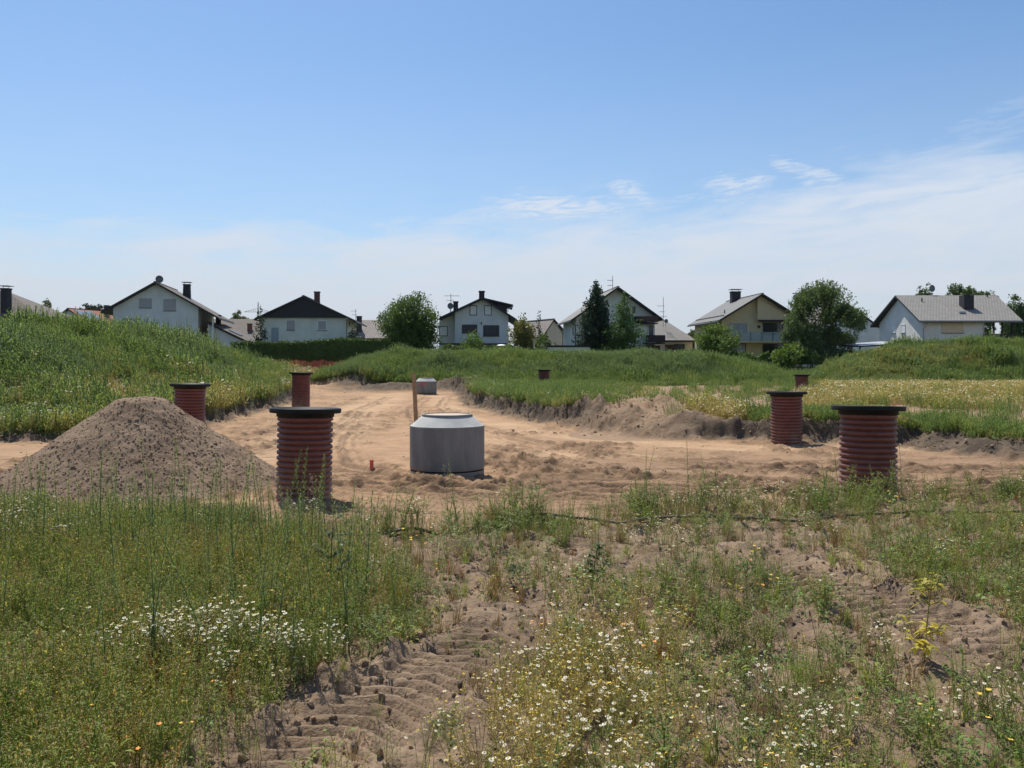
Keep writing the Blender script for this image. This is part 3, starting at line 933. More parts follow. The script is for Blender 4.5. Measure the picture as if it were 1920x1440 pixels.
def gable_wall(parent, zr, sl, sr, wl, wr, L, mat, th=.22, name='wall', z0=-.4):
    m = MB()
    a = zr - th - .004
    fr = [(-wl, 0, z0), (wr, 0, z0), (wr, 0, a - sr * wr), (0, 0, a), (-wl, 0, a - sl * wl)]
    bk = [(x, L, z) for x, y, z in fr]
    m.add(fr + bk, [(0, 1, 2, 3, 4), (9, 8, 7, 6, 5), (0, 5, 6, 1), (1, 6, 7, 2), (4, 9, 5, 0), (2, 7, 8, 3), (3, 8, 9, 4)], mat)
    return m.build(name, parent)
def window(parent, x, z, w_, h_, pane='glass', frame='frame_white', y=0.0, sill=True, name='window', axis_='x', depth=1, label=None, bars=0):
    """window on a wall facing -y (axis x) or -x (axis y)"""
    def bx(m, a0, a1, d0, d1, z0, z1, mt):
        if axis_ == 'x':
            m.box(a0, a1, y + d0, y + d1, z0, z1, mt)
        elif axis_ == '-y':   # wall facing -x at x = y
            m.box(y + d0, y + d1, a0, a1, z0, z1, mt)
        else:                 # wall facing +x
            m.box(y - d1, y - d0, a0, a1, z0, z1, mt)
    f = .07
    m = MB()
    x0, x1, z0, z1 = x - w_ / 2, x + w_ / 2, z - h_ / 2, z + h_ / 2
    bx(m, x0, x0 + f, -.045, .01, z0, z1, frame); bx(m, x1 - f, x1, -.045, .01, z0, z1, frame)
    bx(m, x0 + f, x1 - f, -.045, .01, z1 - f, z1, frame); bx(m, x0 + f, x1 - f, -.045, .01, z0, z0 + f, frame)
    for b in range(bars):
        xc = x0 + (b + 1) * w_ / (bars + 1)
        bx(m, xc - .03, xc + .03, -.042, .01, z0 + f, z1 - f, frame)
    o = m.build(name, parent, label=label)
    m = MB(); bx(m, x0 + f, x1 - f, -.022, .008, z0 + f, z1 - f, pane); m.build('shutter' if 'shutter' in pane or 'blind' in pane else 'pane', o)
    if sill:
        m = MB(); bx(m, x0 - .05, x1 + .05, -.11, -.047, z0 - .05, z0, 'shutter_dark'); m.build('sill', o)
    return o
def chimney(parent, x, y, z0, z1, w_, d_, mat='chimney_slate', cap=None, taper=1.0):
    m = MB()
    a, b = w_ / 2, d_ / 2
    m.add([(x - a * taper, y - b * taper, z0), (x + a * taper, y - b * taper, z0), (x + a * taper, y + b * taper, z0), (x - a * taper, y + b * taper, z0),
           (x - a, y - b, z1), (x + a, y - b, z1), (x + a, y + b, z1), (x - a, y + b, z1)],
          [(4, 5, 6, 7), (0, 1, 5, 4), (1, 2, 6, 5), (2, 3, 7, 6), (3, 0, 4, 7)], mat)
    if cap != 'flat':
        m.box(x - a - .05, x + a + .05, y - b - .05, y + b + .05, z1 - .10, z1 + .02, mat)
    o = m.build('chimney', parent)
    if cap == 'plate':
        m = MB(); m.box(x - a - .16, x + a + .16, y - b - .16, y + b + .16, z1 + .22, z1 + .27, 'steel_light')
        for sx in (-1, 1):
            m.box(x + sx * a * .8 - .02, x + sx * a * .8 + .02, y - .02, y + .02, z1 + .02, z1 + .22, 'steel_light')
        m.build('chimney_cap', o)
    return o
def antenna(parent, x, y, z0, z1, elems, mat='metal_grey', side=1):
    m = MB()
    m.tube([(x, y, z0), (x, y, z1)], .03, mat, 5)
    for z, l, off in elems:
        m.tube([(x + off - l / 2, y, z), (x + off + l / 2, y, z)], .022, mat, 4)
        n = max(2, int(l / .3))
        for i in range(n + 1):
            xx = x + off - l / 2 + l * i / n
            m.tube([(xx, y - .25, z), (xx, y + .25, z)], .012, mat, 4)
            m.tube([(xx, y, z - .09), (xx, y, z + .09)], .012, mat, 4)
    return m.build('antenna', parent)
def dish(parent, x, y, z, r, rz=0.3):
    m = MB()
    n, vs, fs = 18, [], []
    for i, (rr_, dd) in enumerate(((0.01, .0), (r * .5, .05), (r, .18 * r * 2))):
        for j in range(n):
            t = 2 * math.pi * j / n
            vs.append((rr_ * math.cos(t), -dd, rr_ * math.sin(t)))
    for i in range(2):
        for j in range(n):
            fs.append((i * n + j, i * n + (j + 1) % n, (i + 1) * n + (j + 1) % n, (i + 1) * n + j))
    M_ = Matrix.Rotation(rz, 3, 'Z')
    vs = [M_ @ Vector(v_) + Vector((x, y, z)) for v_ in vs]
    m.add(vs, fs, 'dish_grey')
    m.tube([(x, y + .05, z), (x, y + .1, z - r - .5)], .03, 'metal_grey', 5)
    m.tube([(x, y, z - r * .8), (x, y - r * .9, z)], .015, 'metal_grey', 4)
    return m.build('satellite_dish', parent)
def downpipe(parent, pts, mat='frame_dark', r=.05):
    m = MB(); m.tube(pts, r, mat, 6); return m.build('downpipe', parent)
def skylight(roof, x, y, zr, s_, w_=.8, l=1.1, side=1):
    """roof window on the slope that falls towards side*x"""
    m = MB()
    z = lambda xx: zr - s_ * abs(xx) + .05
    a, b = abs(x) - l / 2, abs(x) + l / 2
    slab(m, [(side * a, y - w_ / 2, z(a)), (side * b, y - w_ / 2, z(b)), (side * b, y + w_ / 2, z(b)), (side * a, y + w_ / 2, z(a))][::side], .08, 'steel_light', 'frame_dark')
    return m.build('skylight', roof)

# house with two attic shutters, far left
Y = 95; s = Y / F
h1 = thing('house', 'white gabled house left of the dark gabled one, with two closed shutters under the roof', 'house', (at(293, Y), Y, 0), R(10))
zr = zat(529, Y)
gable_wall(h1, zr, .60, .575, 4.5, 4.45, 10, 'white_plaster')
rf = gable_roof(h1, zr, .60, .575, 5.55, 6.75, -.75, 10.7, 'tile_brown')
window(h1, -1.13, zat(568.5, Y), 1.3, 1.05, 'shutter_grey', 'shutter_grey')
window(h1, 1.42, zat(571.5, Y), 1.3, 1.3, 'shutter_grey', 'shutter_grey')
window(h1, -2.75, zat(608, Y), 1.5, 1.25, 'shutter_grey', 'shutter_grey')
chimney(rf, 2.1, 6.0, zr - 2.0, zat(533, 101), .72, .72, 'chimney_slate', 'plate', 1.18)
dish(rf, .25, .3, zr + .35, .42)
skylight(rf, 3.6, 3.0, zr, .575, .9, 2.2)
m = MB(); m.box(4.46, 6.0, .5, 9.6, 2.35, 2.5, 'concrete'); o_ = m.build('balcony', h1)
m = MB(); m.box(5.9, 5.98, .5, 9.6, 2.5, 3.5, 'shutter_dark'); m.box(4.5, 5.9, .5, .58, 2.5, 3.5, 'dark_wood'); m.build('railing', o_)
m = MB(); m.box(4.46, 4.50, .3, 9.5, 2.5, 6.0, 'pink_plaster'); m.build('porch_wall', h1)
window(h1, 3.2, 4.2, 1.2, 2.0, 'glass', 'frame_white', y=4.5, axis_='+y', sill=False)
m = MB(); m.box(5.85, 6.02, .5, .67, -.4, zr - .575 * 6 - .25, 'frame_white'); m.build('post', h1)

# low annex of house 1
Y = 97; s = Y / F
ax = thing('annex', 'low white annex with one long sloping tiled roof beside the white gabled house', 'annex', (at(390, Y), Y, 0), R(4))
zt = zat(603, Y)
m = MB()
wv = 4.2
m.add([(0, 0, -.4), (wv, 0, -.4), (wv, 0, zt - .30 - .49 * wv), (0, 0, zt - .30), (0, 7, -.4), (wv, 7, -.4), (wv, 7, zt - .30 - .49 * wv), (0, 7, zt - .30)],
      [(0, 1, 2, 3), (5, 4, 7, 6), (1, 5, 6, 2), (4, 0, 3, 7), (3, 2, 6, 7)], 'bright_plaster')
m.build('wall', ax)
m = MB(); slab(m, [(0, -.5, zt), (5.0, -.5, zt - .49 * 5.0), (5.0, 7.5, zt - .49 * 5.0), (0, 7.5, zt)], .2, 'tile_brown', 'dark_wood'); o_ = m.build('roof', ax); roof_uv(o_.data)
chimney(o_, .35, 3.0, zt - .6, zat(591, 100), .5, .5, 'chimney_slate', None)
m = MB(); slab(m, [(1.9, 1.5, zt - .93 + .14), (3.2, 1.5, zt - 1.57 + .14), (3.2, 3.0, zt - 1.57 + .14), (1.9, 3.0, zt - .93 + .14)], .1, 'metal_grey', 'steel_light'); m.build('skylight', o_)

# long brown roof behind the annex
Y = 118; s = Y / F
hb = thing('house', 'long low house behind the annex, only its wide brown tiled roof in view', 'house', (at(440, Y), Y, 0), 0)
zr = zat(598, Y + 4.5)
m = MB(); m.box(-6, 3.6, 0, 9, -.4, zr - 2.9, 'beige_plaster'); m.build('wall', hb)
m = MB()
slab(m, [(-6.6, -.6, zr - 3.0), (4.2, -.6, zr - 3.0), (4.2, 4.5, zr), (-6.6, 4.5, zr)], .2, 'tile_brown', 'dark_wood')
slab(m, [(4.2, 9.6, zr - 3.0), (-6.6, 9.6, zr - 3.0), (-6.6, 4.504, zr), (4.2, 4.504, zr)], .2, 'tile_brown', 'dark_wood')
o_ = m.build('roof', hb); roof_uv(o_.data)
chimney(o_, 1.6, 1.6, zr - 2.6, zat(607, Y + 1.6), .55, .55, 'chimney_brick', None)

# dark gabled house
Y = 95; s = Y / F
h2 = thing('house', 'white house with a wide black clad gable behind the long dark hedge', 'house', (at(570, Y), Y, 0), R(4))
zr = zat(555, Y); zg = zat(596, Y)
m = MB(); m.box(-4.65, 4.62, 0, 10.5, -.4, zg, 'pale_green_plaster'); m.build('wall', h2)
m = MB()
m.add([(-4.9, -.35, zg + .0), (5.0, -.35, zg), (0, -.35, zr - .2), (-4.9, -.02, zg), (5.0, -.02, zg), (0, -.02, zr - .2)],
      [(0, 1, 2), (5, 4, 3), (0, 3, 4, 1)], 'dark_cladding')
m.build('gable_cladding', h2)
rf = gable_roof(h2, zr, .475, .475, 5.3, 5.75, -.6, 11, 'tile_slate', edge='dark_cladding')
chimney(rf, 1.05, 2.5, zr - 1.2, zat(547, 97.5), .58, .58, 'chimney_brick', None)
window(h2, at(545.5, Y) - at(570, Y), zat(610, Y), .85, 1.05, 'shutter_grey', 'shutter_grey')
window(h2, at(603.5, Y) - at(570, Y), zat(610, Y), 1.02, 1.08, 'shutter_grey', 'frame_white')
m = MB(); dx = at(516.5, Y) - at(570, Y); m.box(dx - .40, dx + .40, -.03, .01, -.3, zat(614.5, Y), 'shutter_blue'); o_ = m.build('door', h2)
m = MB(); m.box(dx + .28, dx + .33, -.07, -.031, 2.9, 3.05, 'metal_grey'); m.build('handle', o_)
window(h2, 3.0, zat(609, 98), .9, 1.1, 'glass', 'frame_white', y=4.62, axis_='+y', sill=False)
downpipe(h2, [(5.7, -.45, zr - 2.95), (4.75, -.3, zg - .6), (4.72, -.1, -.3)])

# grey roof with chimney between hedge and round tree
Y = 112
hg = thing('house', 'house with a hipped brown roof left of the round tree', 'house', (at(690, Y), Y, 0), 0)
zr = zat(600, Y + 4); ze = zat(634, Y)
m = MB(); m.box(-4.5, 2.6, .3, 8, -.4, ze - .1, 'beige_plaster'); m.build('wall', hg)
m = MB()
slab(m, [(-5, 0, ze), (3.2, 0, ze), (1.0, 4, zr), (-5, 4, zr)], .2, 'tile_old', 'dark_wood')
slab(m, [(3.2, 0, ze - .003), (3.2, 8, ze - .003), (1.0, 4.004, zr)], .2, 'tile_old', 'dark_wood')
slab(m, [(3.2, 8, ze - .006), (-5, 8, ze - .006), (-5, 4.004, zr), (1.0, 4.008, zr)], .2, 'tile_old', 'dark_wood')
o_ = m.build('roof', hg); roof_uv(o_.data)
chimney(o_, at(669.5, Y) - at(690, Y), 1.6, ze, zat(593, Y + 1.6), .62, .62, 'chimney_slate', None)
antenna(o_, at(660, Y) - at(690, Y), 2.6, ze + .5, zat(579, Y + 2), [(zat(581, Y), .7, -.25), (zat(588, Y), .5, -.2)])

# far left roof
Y = 84
ha = thing('house', 'house at the left edge of the photo, brown hipped roof over the grassy mound', 'house', (at(0, Y), Y, 0), 0)
zr = zat(546, Y + 4); ze = zat(592, Y)
m = MB(); m.box(-5, 3.0, .3, 8, -.4, ze - .1, 'white_plaster'); m.build('wall', ha)
m = MB()
slab(m, [(-5.4, 0, ze), (3.9, 0, ze), (-1.7, 4, zr), (-5.4, 4, zr)], .2, 'tile_brown', 'dark_wood')
slab(m, [(3.9, 0, ze - .003), (3.9, 8, ze - .003), (-1.7, 4.004, zr)], .2, 'tile_brown', 'dark_wood')
slab(m, [(3.9, 8, ze - .006), (-5.4, 8, ze - .006), (-5.4, 4.004, zr), (-1.7, 4.008, zr)], .2, 'tile_brown', 'dark_wood')
o_ = m.build('roof', ha); roof_uv(o_.data)
chimney(o_, .12, .8, ze - .6, zat(541, Y + .8), .72, .72, 'chimney_slate', 'plate')

# red roofed house further back on the left
Y = 130
hr = thing('house', 'distant house with red tiles and grey solar panels on its roof behind the left mound', 'house', (at(130, Y), Y, 0), R(-18))
zr = zat(578, Y)
gable_wall(hr, zr, .55, .55, 3.4, 4.6, 8, 'white_plaster')
rf = gable_roof(hr, zr, .60, .55, 3.6, 5.2, -.4, 8.4, 'red_tile')
m = MB(); slab(m, [(.6, .2, zr - .33 + .08), (4.4, .2, zr - 2.42 + .08), (4.4, 3.6, zr - 2.42 + .08), (.6, 3.6, zr - .33 + .08)], .05, 'solar_panel', 'metal_grey'); m.build('solar_panel', rf)
chimney(rf, 1.4, 6, zr - 1.2, zr + .8, .6, .6, 'chimney_slate', None)

# house with shed dormer in the middle
Y = 90; s = Y / F
X0 = at(905, Y)
h3 = thing('house', 'grey white middle house with a ridge chimney and a raised dormer on the right', 'house', (X0, Y, 0), R(1))
zr = zat(558, Y)
gable_wall(h3, zr, .47, .62, at(905, Y) - at(853, Y), at(953, Y) - X0, 10, 'white_plaster')
rf = gable_roof(h3, zr, .47, .64, at(905, Y) - at(825, Y), at(969, Y) - X0, -.8, 10.6, 'tile_slate', edge='dark_cladding')
# setback wing on the left
m = MB()
a = at(822, Y) - X0; b = at(853, Y) - X0
m.add([(a, 1.2, -.4), (b - .003, 1.2, -.4), (b - .003, 1.2, zr - .24 + .47 * b), (a, 1.2, zr - .24 + .47 * a), (a, 9, -.4), (b, 9, -.4), (b, 9, zr - .24 + .47 * b), (a, 9, zr - .24 + .47 * a)],
      [(0, 1, 2, 3), (5, 4, 7, 6), (4, 0, 3, 7), (3, 2, 6, 7)], 'white_plaster')
m.build('side_wing', h3)
# dormer: flatter roof plate lifted over the right slope
m = MB()
x1 = at(962, Y) - X0
slab(m, [(.1, .3, zr + .02), (x1, .3, zat(570.5, Y)), (x1, 6.5, zat(570.5, Y)), (.1, 6.5, zr + .02)], .18, 'tile_slate', 'dark_cladding')
x2 = at(951, Y) - X0
zz = lambda x: zr + .02 - (zr - zat(570.5, Y)) * x / x1 - .18
m.add([(.6, .9, zr - .64 * .6), (x2, .9, zr - .64 * x2), (x2, .9, zz(x2)), (.6, .9, zz(.6)), (x2, 6.2, zr - .64 * x2), (x2, 6.2, zz(x2)), (.6, 6.2, zr - .38), (.6, 6.2, zz(.6))],
      [(0, 1, 2, 3), (1, 4, 5, 2), (4, 6, 7, 5)], 'dark_cladding')
o_ = m.build('dormer', rf)
roof_uv(o_.data)
g = MB(); g.tube([(x1 + .05, .3, zat(573, Y)), (x1 - .1, .35, zat(575, Y)), (x2 + .1, .7, zat(578, Y)), (x2 + .08, .8, zat(584, Y))], .05, 'frame_white', 6); g.build('downpipe', h3)
chimney(rf, at(903, Y) - X0, .9, zr - .5, zat(546, Y + .9), .58, .6, 'chimney_slate', None)
chimney(rf, at(852, Y) - X0, 3.0, zr - 1.9, zat(565.5, Y + 3), .5, .5, 'chimney_slate', None)
dish(h3, at(845, Y) - X0, -.9, zat(575, Y), .33)
antenna(h3, at(844, Y) - X0, 1.6, zr - 1.6, zat(551, Y + 1.6), [(zat(552.5, Y), 1.55, .1), (zat(561.5, Y), .7, -.1)])
for uu in (887.5, 914.8):
    window(h3, at(uu, Y) - X0, zat(582, Y), .78, 1.05, 'blind_sky_white', 'frame_dark', sill=False)  # glass panes, the white sky reflection is put into the colour
window(h3, at(830, Y) - X0, zat(621, Y + 1.2), .95, 1.08, 'blind_sky_white', 'frame_dark', y=1.2, sill=False)  # glass as well, sky reflection painted white
window(h3, at(880.5, Y) - X0, zat(617, Y), 1.62, .95, 'shutter_dark', 'frame_dark', bars=2, sill=False)
window(h3, at(921, Y) - X0, zat(620, Y), 1.68, 1.15, 'shutter_dark', 'frame_dark', bars=5, sill=True)
m = MB(); m.box(at(902.5, Y) - X0 - .06, at(902.5, Y) - X0 + .06, -.12, -.003, zat(608.5, Y), zat(604, Y), 'frame_dark'); m.build('wall_lamp', h3)
m = MB(); m.box(at(826, Y) - X0, at(950, Y) - X0, -1.1, -.004, zat(646.5, Y), zat(644, Y), 'frame_dark'); m.build('terrace_slab', h3)

# small gabled house behind the garage
Y = 108
X0 = at(1037, Y)
hi = thing('house', 'small house with a dark gable edge and old tiles behind the concrete garage', 'house', (X0, Y, 0), R(28))
zr = zat(598, Y)
gable_wall(hi, zr, 1.3, .9, .9, 2.5, 6, 'beige_plaster')
gable_roof(hi, zr, 1.3, .9, 1.6, 3.0, -.3, 6.5, 'tile_old')

# house behind the two conifers
Y = 90; s = Y / F
X0 = at(1156, Y)
h4 = thing('house', 'tall gabled house half hidden by the dark conifer, wooden balcony under its right eave', 'house', (X0, Y, 0), R(5))
zr = zat(538.5, Y)
wl, wr = at(1156, Y) - at(1079, Y), at(1229, Y) - X0
gable_wall(h4, zr, .70, .70, wl, wr, 9, 'pale_green_plaster')
rf = gable_roof(h4, zr, .70, .70, at(1156, Y) - at(1068, Y), at(1240, Y) - X0, -.9, 9.6, 'tile_pinkgrey', edge='dark_wood')
antenna(rf, -.25, .8, zr - .2, zat(518, Y + 1), [(zat(524.5, Y), .55, -.25), (zat(534, Y), .5, -.25)])
m = MB(); m.box(at(1194, Y) - X0, wr + .1, -1.0, -.003, zat(607.5, Y), zat(605.5, Y), 'dark_wood'); o_ = m.build('balcony', h4)
m = MB()
m.box(at(1194, Y) - X0, wr + .12, -1.06, -1.0, zat(605.5, Y) + .08, zat(593.5, Y), 'brown_wood'); m.box(wr + .06, wr + .12, -1.0, -.01, zat(605.5, Y) + .08, zat(593.5, Y), 'brown_wood')
m.build('railing', o_)
m = MB(); m.box(at(1205, Y) - X0, wr + .7, -1.5, -.003, zat(645, Y), zat(643, Y), 'dark_wood'); o_ = m.build('balcony', h4)
m = MB()
m.box(at(1205, Y) - X0, wr + .72, -1.56, -1.5, zat(643, Y) + .05, zat(629, Y), 'dark_wood'); m.box(wr + .66, wr + .72, -1.5, 2.0, zat(643, Y) + .05, zat(629, Y), 'dark_wood')
m.build('railing', o_)
window(h4, at(1189, Y) - X0, zat(580.5, Y), .32, .7, 'glass', 'frame_dark', sill=False)
window(h4, at(1205, Y) - X0, zat(622, Y), 1.0, 1.3, 'blind_sky_white', 'frame_white', sill=False)
window(h4, at(1213, Y) - X0 + .5, zat(621, Y), .4, 1.2, 'glass', 'frame_dark', sill=False)
window(h4, at(1200, Y) - X0, zat(600, Y), 1.6, .8, 'glass', 'frame_dark', sill=False)
window(h4, 3.2, zat(628, Y + 3), .8, 1.6, 'blind_sky_white', 'frame_white', y=-wl, axis_='-y', sill=False)
window(h4, 1.6, zat(621, Y + 1.5), .55, .9, 'glass', 'frame_dark', y=-wl, axis_='-y', sill=False)
downpipe(h4, [(-4.95, -.7, zr - 3.7), (-wl - .08, -.2, zat(612, Y)), (-wl - .08, -.1, -.3)])
downpipe(h4, [(-4.95, 9.0, zr - 3.7), (-wl - .08, 8.8, zr - 4.6), (-wl - .08, 8.9, -.3)])
m = MB(); m.box(wr - .9, wr + .4, -.7, -.003, -.3, zat(648, Y), 'brown_wood'); m.build('shed_door', h4)

# hipped house right of it
Y = 101; s = Y / F
X0 = at(1250, Y)
hk = thing('house', 'low house with a pale speckled hipped roof and round dish left of the cream house', 'house', (X0, Y, 0), 0)
zr = zat(599, Y + 4); ze = zat(638, Y)
m = MB(); m.box(-3.5, at(1303, Y) - X0 - .2, .5, 9, -.4, ze - .1, 'beige_plaster'); m.build('wall', hk)
m = MB()
xr = at(1306, Y) - X0
slab(m, [(-4, 0, ze), (xr, 0, ze), (.5, 4.5, zr), (-1.0, 4.5, zr)], .2, 'tile_pinkgrey', 'dark_wood')
slab(m, [(xr, 0, ze - .003), (xr, 9, ze - .003), (.5, 4.504, zr)], .2, 'tile_pinkgrey', 'dark_wood')
slab(m, [(-4, 9, ze - .003), (-4, 0, ze - .004), (-1.0, 4.504, zr)], .2, 'tile_pinkgrey', 'dark_wood')
slab(m, [(xr, 9, ze - .006), (-4, 9, ze - .006), (-1.0, 4.508, zr), (.5, 4.508, zr)], .2, 'tile_pinkgrey', 'dark_wood')
o_ = m.build('roof', hk); roof_uv(o_.data)
dish(o_, 0, .5, zat(602, Y + .5), .25)
antenna(o_, .05, 2.5, zr - 1.0, zat(557, Y + 2.5), [(zat(571, Y), .75, -.3), (zat(582, Y), .55, -.15), (zat(591, Y), .6, .05)])
window(hk, 1.6, zat(652, Y), 1.3, .9, 'shutter_dark', 'frame_dark', y=.5, sill=False)
m = MB(); m.box(-.1, 1.1, .44, .497, -.3, zat(646, Y), 'brown_wood'); o_ = m.build('door', hk)
m = MB(); m.box(.95, 1.0, .40, .437, 1.0, 1.12, 'metal_grey'); m.build('handle', o_)

# cream house
Y = 90; s = Y / F
X0 = at(1423, Y)
h5 = thing('house', 'cream house with a light grey roof and a glass balcony left of the big willow', 'house', (X0, Y, 0), R(4))
zr = zat(551.5, Y)
gable_wall(h5, zr, .60, .60, 4.0, 5.0, 10, 'cream_plaster')
rf = gable_roof(h5, zr, .60, .60, 4.65, 5.7, -1.1, 10.5, 'tile_grey', edge='dark_wood')
chimney(rf, -.35, 6.5, zr - .6, zat(547, Y + 6.5), 1.0, .8, 'chimney_slate', 'plate')
o_ = MB(); o_.tube([(-3.3, 1.2, zr - 2.0), (-3.3, 1.2, zr - 1.6)], .06, 'frame_dark', 6); o_.build('vent_pipe', rf)
m = MB()
m.box(-3.9, -3.86, -.4, 10.0, zr - .6 * 3.86 - .05, zr - .6 * 3.86 + .10, 'frame_dark')
m.build('snow_guard', rf)
xx = at(1417, Y) - X0
m = MB(); m.box(xx, 4.9, -.55, -.004, zat(601, Y), zat(601, Y) + 1.9, 'cream_plaster')
m2 = MB()
a0 = zr - .226
m2.add([(xx, -.5, zat(600, Y)), (4.98, -.5, zat(600, Y)), (4.98, -.5, a0 - .6 * 4.98), (0, -.5, a0), (xx, -.5, a0 + .6 * xx), (xx, -.004, zat(600, Y)), (4.98, -.004, zat(600, Y)), (4.98, -.004, a0 - .6 * 4.98), (0, -.004, a0), (xx, -.004, a0 + .6 * xx)],
       [(0, 1, 2, 3, 4), (5, 6, 1, 0), (0, 4, 9, 5), (2, 1, 6, 7)], 'cream_plaster')
m2.build('upper_wall', h5)
m = MB(); m.box(xx + .1, 5.0, -.62, -.504, zat(604, Y), zat(600, Y), 'dark_wood'); m.build('lintel', h5)
window(h5, at(1450, Y) - X0, zat(617, Y), 2.2, 1.35, 'glass', 'frame_dark', sill=False)
for uu in (1374, 1391.5):
    window(h5, at(uu, Y) - X0, zat(618, Y), .95, 1.3, 'shutter_grey', 'shutter_grey', sill=False)
m = MB(); m.box(at(1422.5, Y) - X0 - .12, at(1422.5, Y) - X0 + .12, -.16, -.003, zat(615, Y), zat(610, Y), 'brown_wood'); m.build('wall_lamp', h5)
m = MB(); m.box(at(1376, Y) - X0, at(1502, Y) - X0, -1.6, -.004, zat(643, Y), zat(640.5, Y), 'cream_plaster'); o_ = m.build('balcony', h5)
m = MB(); m.box(at(1376, Y) - X0, at(1502, Y) - X0, -1.60, -1.57, zat(640, Y), zat(624.5, Y), 'balcony_glass'); m.build('glass_railing', o_)
m = MB()
for i in range(7):
    q = at(1376, Y) - X0 + i * (at(1502, Y) - at(1376, Y)) / 6
    m.box(q - .02, q + .02, -1.66, -1.605, zat(640, Y), zat(624, Y), 'metal_grey')
m.box(at(1376, Y) - X0, at(1502, Y) - X0, -1.62, -1.56, zat(624.4, Y), zat(623.5, Y), 'steel_light')
m.build('handrail', o_)
window(h5, at(1381, Y) - X0, zat(654, Y), 1.9, 1.1, 'shutter_grey', 'frame_dark', sill=False)
m = MB(); m.box(at(1430, Y) - X0, at(1470, Y) - X0, -.05, .01, -.2, zat(645, Y), 'glass'); m.build('terrace_door', h5)

# white gable between willow and last house
Y = 101
X0 = at(1590, Y)
hn = thing('house', 'white gabled house showing between the big willow and the long pink grey roof', 'house', (X0, Y, 0), 0)
zr = zat(570, Y)
gable_wall(hn, zr, .72, .72, 4.0, 4.1, 9, 'white_plaster')
gable_roof(hn, zr, .72, .72, 4.6, 4.35, -.2, 9.4, 'tile_brown', th=.16)

# long house on the right: its frame is turned so the ridge runs left-right
Y = 85
h6 = thing('house', 'long white house at the right with a wide grey roof and covered porch', 'house', (0, 0, 0), 0)
XL, XR, XM = 40.9, 50.0, 46.9
zr = 8.92; yr = 90.0; ye = 84.2; ze = zat(601, 84.2); yb = 95.8
sl = (zr - ze) / (yr - ye)
top = lambda y_: zr - sl * abs(y_ - yr) - .20 - .004
m = MB()
m.add([(XL, 85, -.4), (XL, 95, -.4), (XL, 95, top(95)), (XL, 90, top(90)), (XL, 85, top(85)), (XM, 85, -.4), (XM, 95, -.4), (XM, 95, top(95)), (XM, 90, top(90)), (XM, 85, top(85))],
      [(1, 0, 4, 3, 2), (0, 5, 9, 4), (5, 6, 7, 8, 9), (6, 1, 2, 7), (4, 9, 8, 3), (3, 8, 7, 2)], 'bright_plaster')
m.build('wall', h6)
m = MB()
slab(m, [(40.2, ye, ze), (50.4, ye, ze), (51.1, yr, zr), (40.4, yr, zr)], .20, 'tile_pinkgrey', 'dark_cladding')
slab(m, [(50.4, yb, ze), (40.2, yb, ze), (40.4, yr + .004, zr), (51.1, yr + .004, zr)], .20, 'tile_pinkgrey', 'dark_cladding')
rf = m.build('roof', h6); roof_uv(rf.data)
m = MB(); m.tube([(40.2, ye - .06, ze - .14), (50.4, ye - .06, ze - .14)], .07, 'metal_grey', 8); m.build('gutter', h6)
cx = at(1813, 87)
m = MB()
cz = zat(554, 87.0)
m.box(cx - .5, cx + .5, 86.6, 87.6, zr - sl * 3.6, cz, 'chimney_slate'); m.build('chimney', rf)
m = MB(); m.box(at(1808, 86) - .65, at(1808, 86) - .0, 85.7, 86.3, zr - sl * 4.2, zr - sl * 4.2 + .18, 'steel_light'); m.build('skylight', rf)
for uu, yy in ((1728.5, 88.5), (1851, 89.6)):
    m = MB(); q = at(uu, yy); m.tube([(q, yy, zr - sl * (yr - yy) - .1), (q, yy, zr - sl * (yr - yy) + .35)], .07, 'frame_dark', 6); m.build('vent_pipe', rf)
dish(rf, at(1746, 90.5), 90.5, zat(541, 90.5), .38)
window(h6, at(1786, 85), zat(613, 85), 2.15, 1.2, 'shutter_beige', 'shutter_beige', y=85, sill=True)
window(h6, 91.4, zat(617, 91), .9, .85, 'blind_sky_white', 'frame_white', y=XL, axis_='-y', sill=True)
window(h6, 89.2, zat(616, 89), 1.0, .9, 'blind_sky_white', 'frame_white', y=XL, axis_='-y', sill=True)
downpipe(h6, [(41.0, ye - .02, ze - .2), (40.95, 84.9, ze - .8), (40.95, 84.9, 0)], 'shutter_grey')
m = MB(); m.box(XM + .004, XR, 84.9, 95, zat(643.5, 85), zat(641.5, 85), 'concrete_light'); o_ = m.build('porch_floor', h6)
m = MB()
m.box(XM + .05, XR - .05, 84.95, 85.02, zat(641, 85), zat(626, 85), 'dark_wood')
m.build('railing', h6)
for q in (XM + 1.15, XM + 2.0, XR - .1):
    m = MB(); m.box(q - .07, q + .07, 85.05, 85.2, zat(641, 85), ze - .03, 'dark_wood'); m.build('post', h6)
m = MB(); m.box(XM + .01, XR - 1.0, 88.5, 88.7, -.3, ze + .5, 'bright_plaster'); m.build('porch_wall', h6)
m = MB(); m.box(XM + .004, XR, 85.3, 95, -.4, zat(643.5, 85) - .004, 'white_plaster'); m.build('plinth', h6)

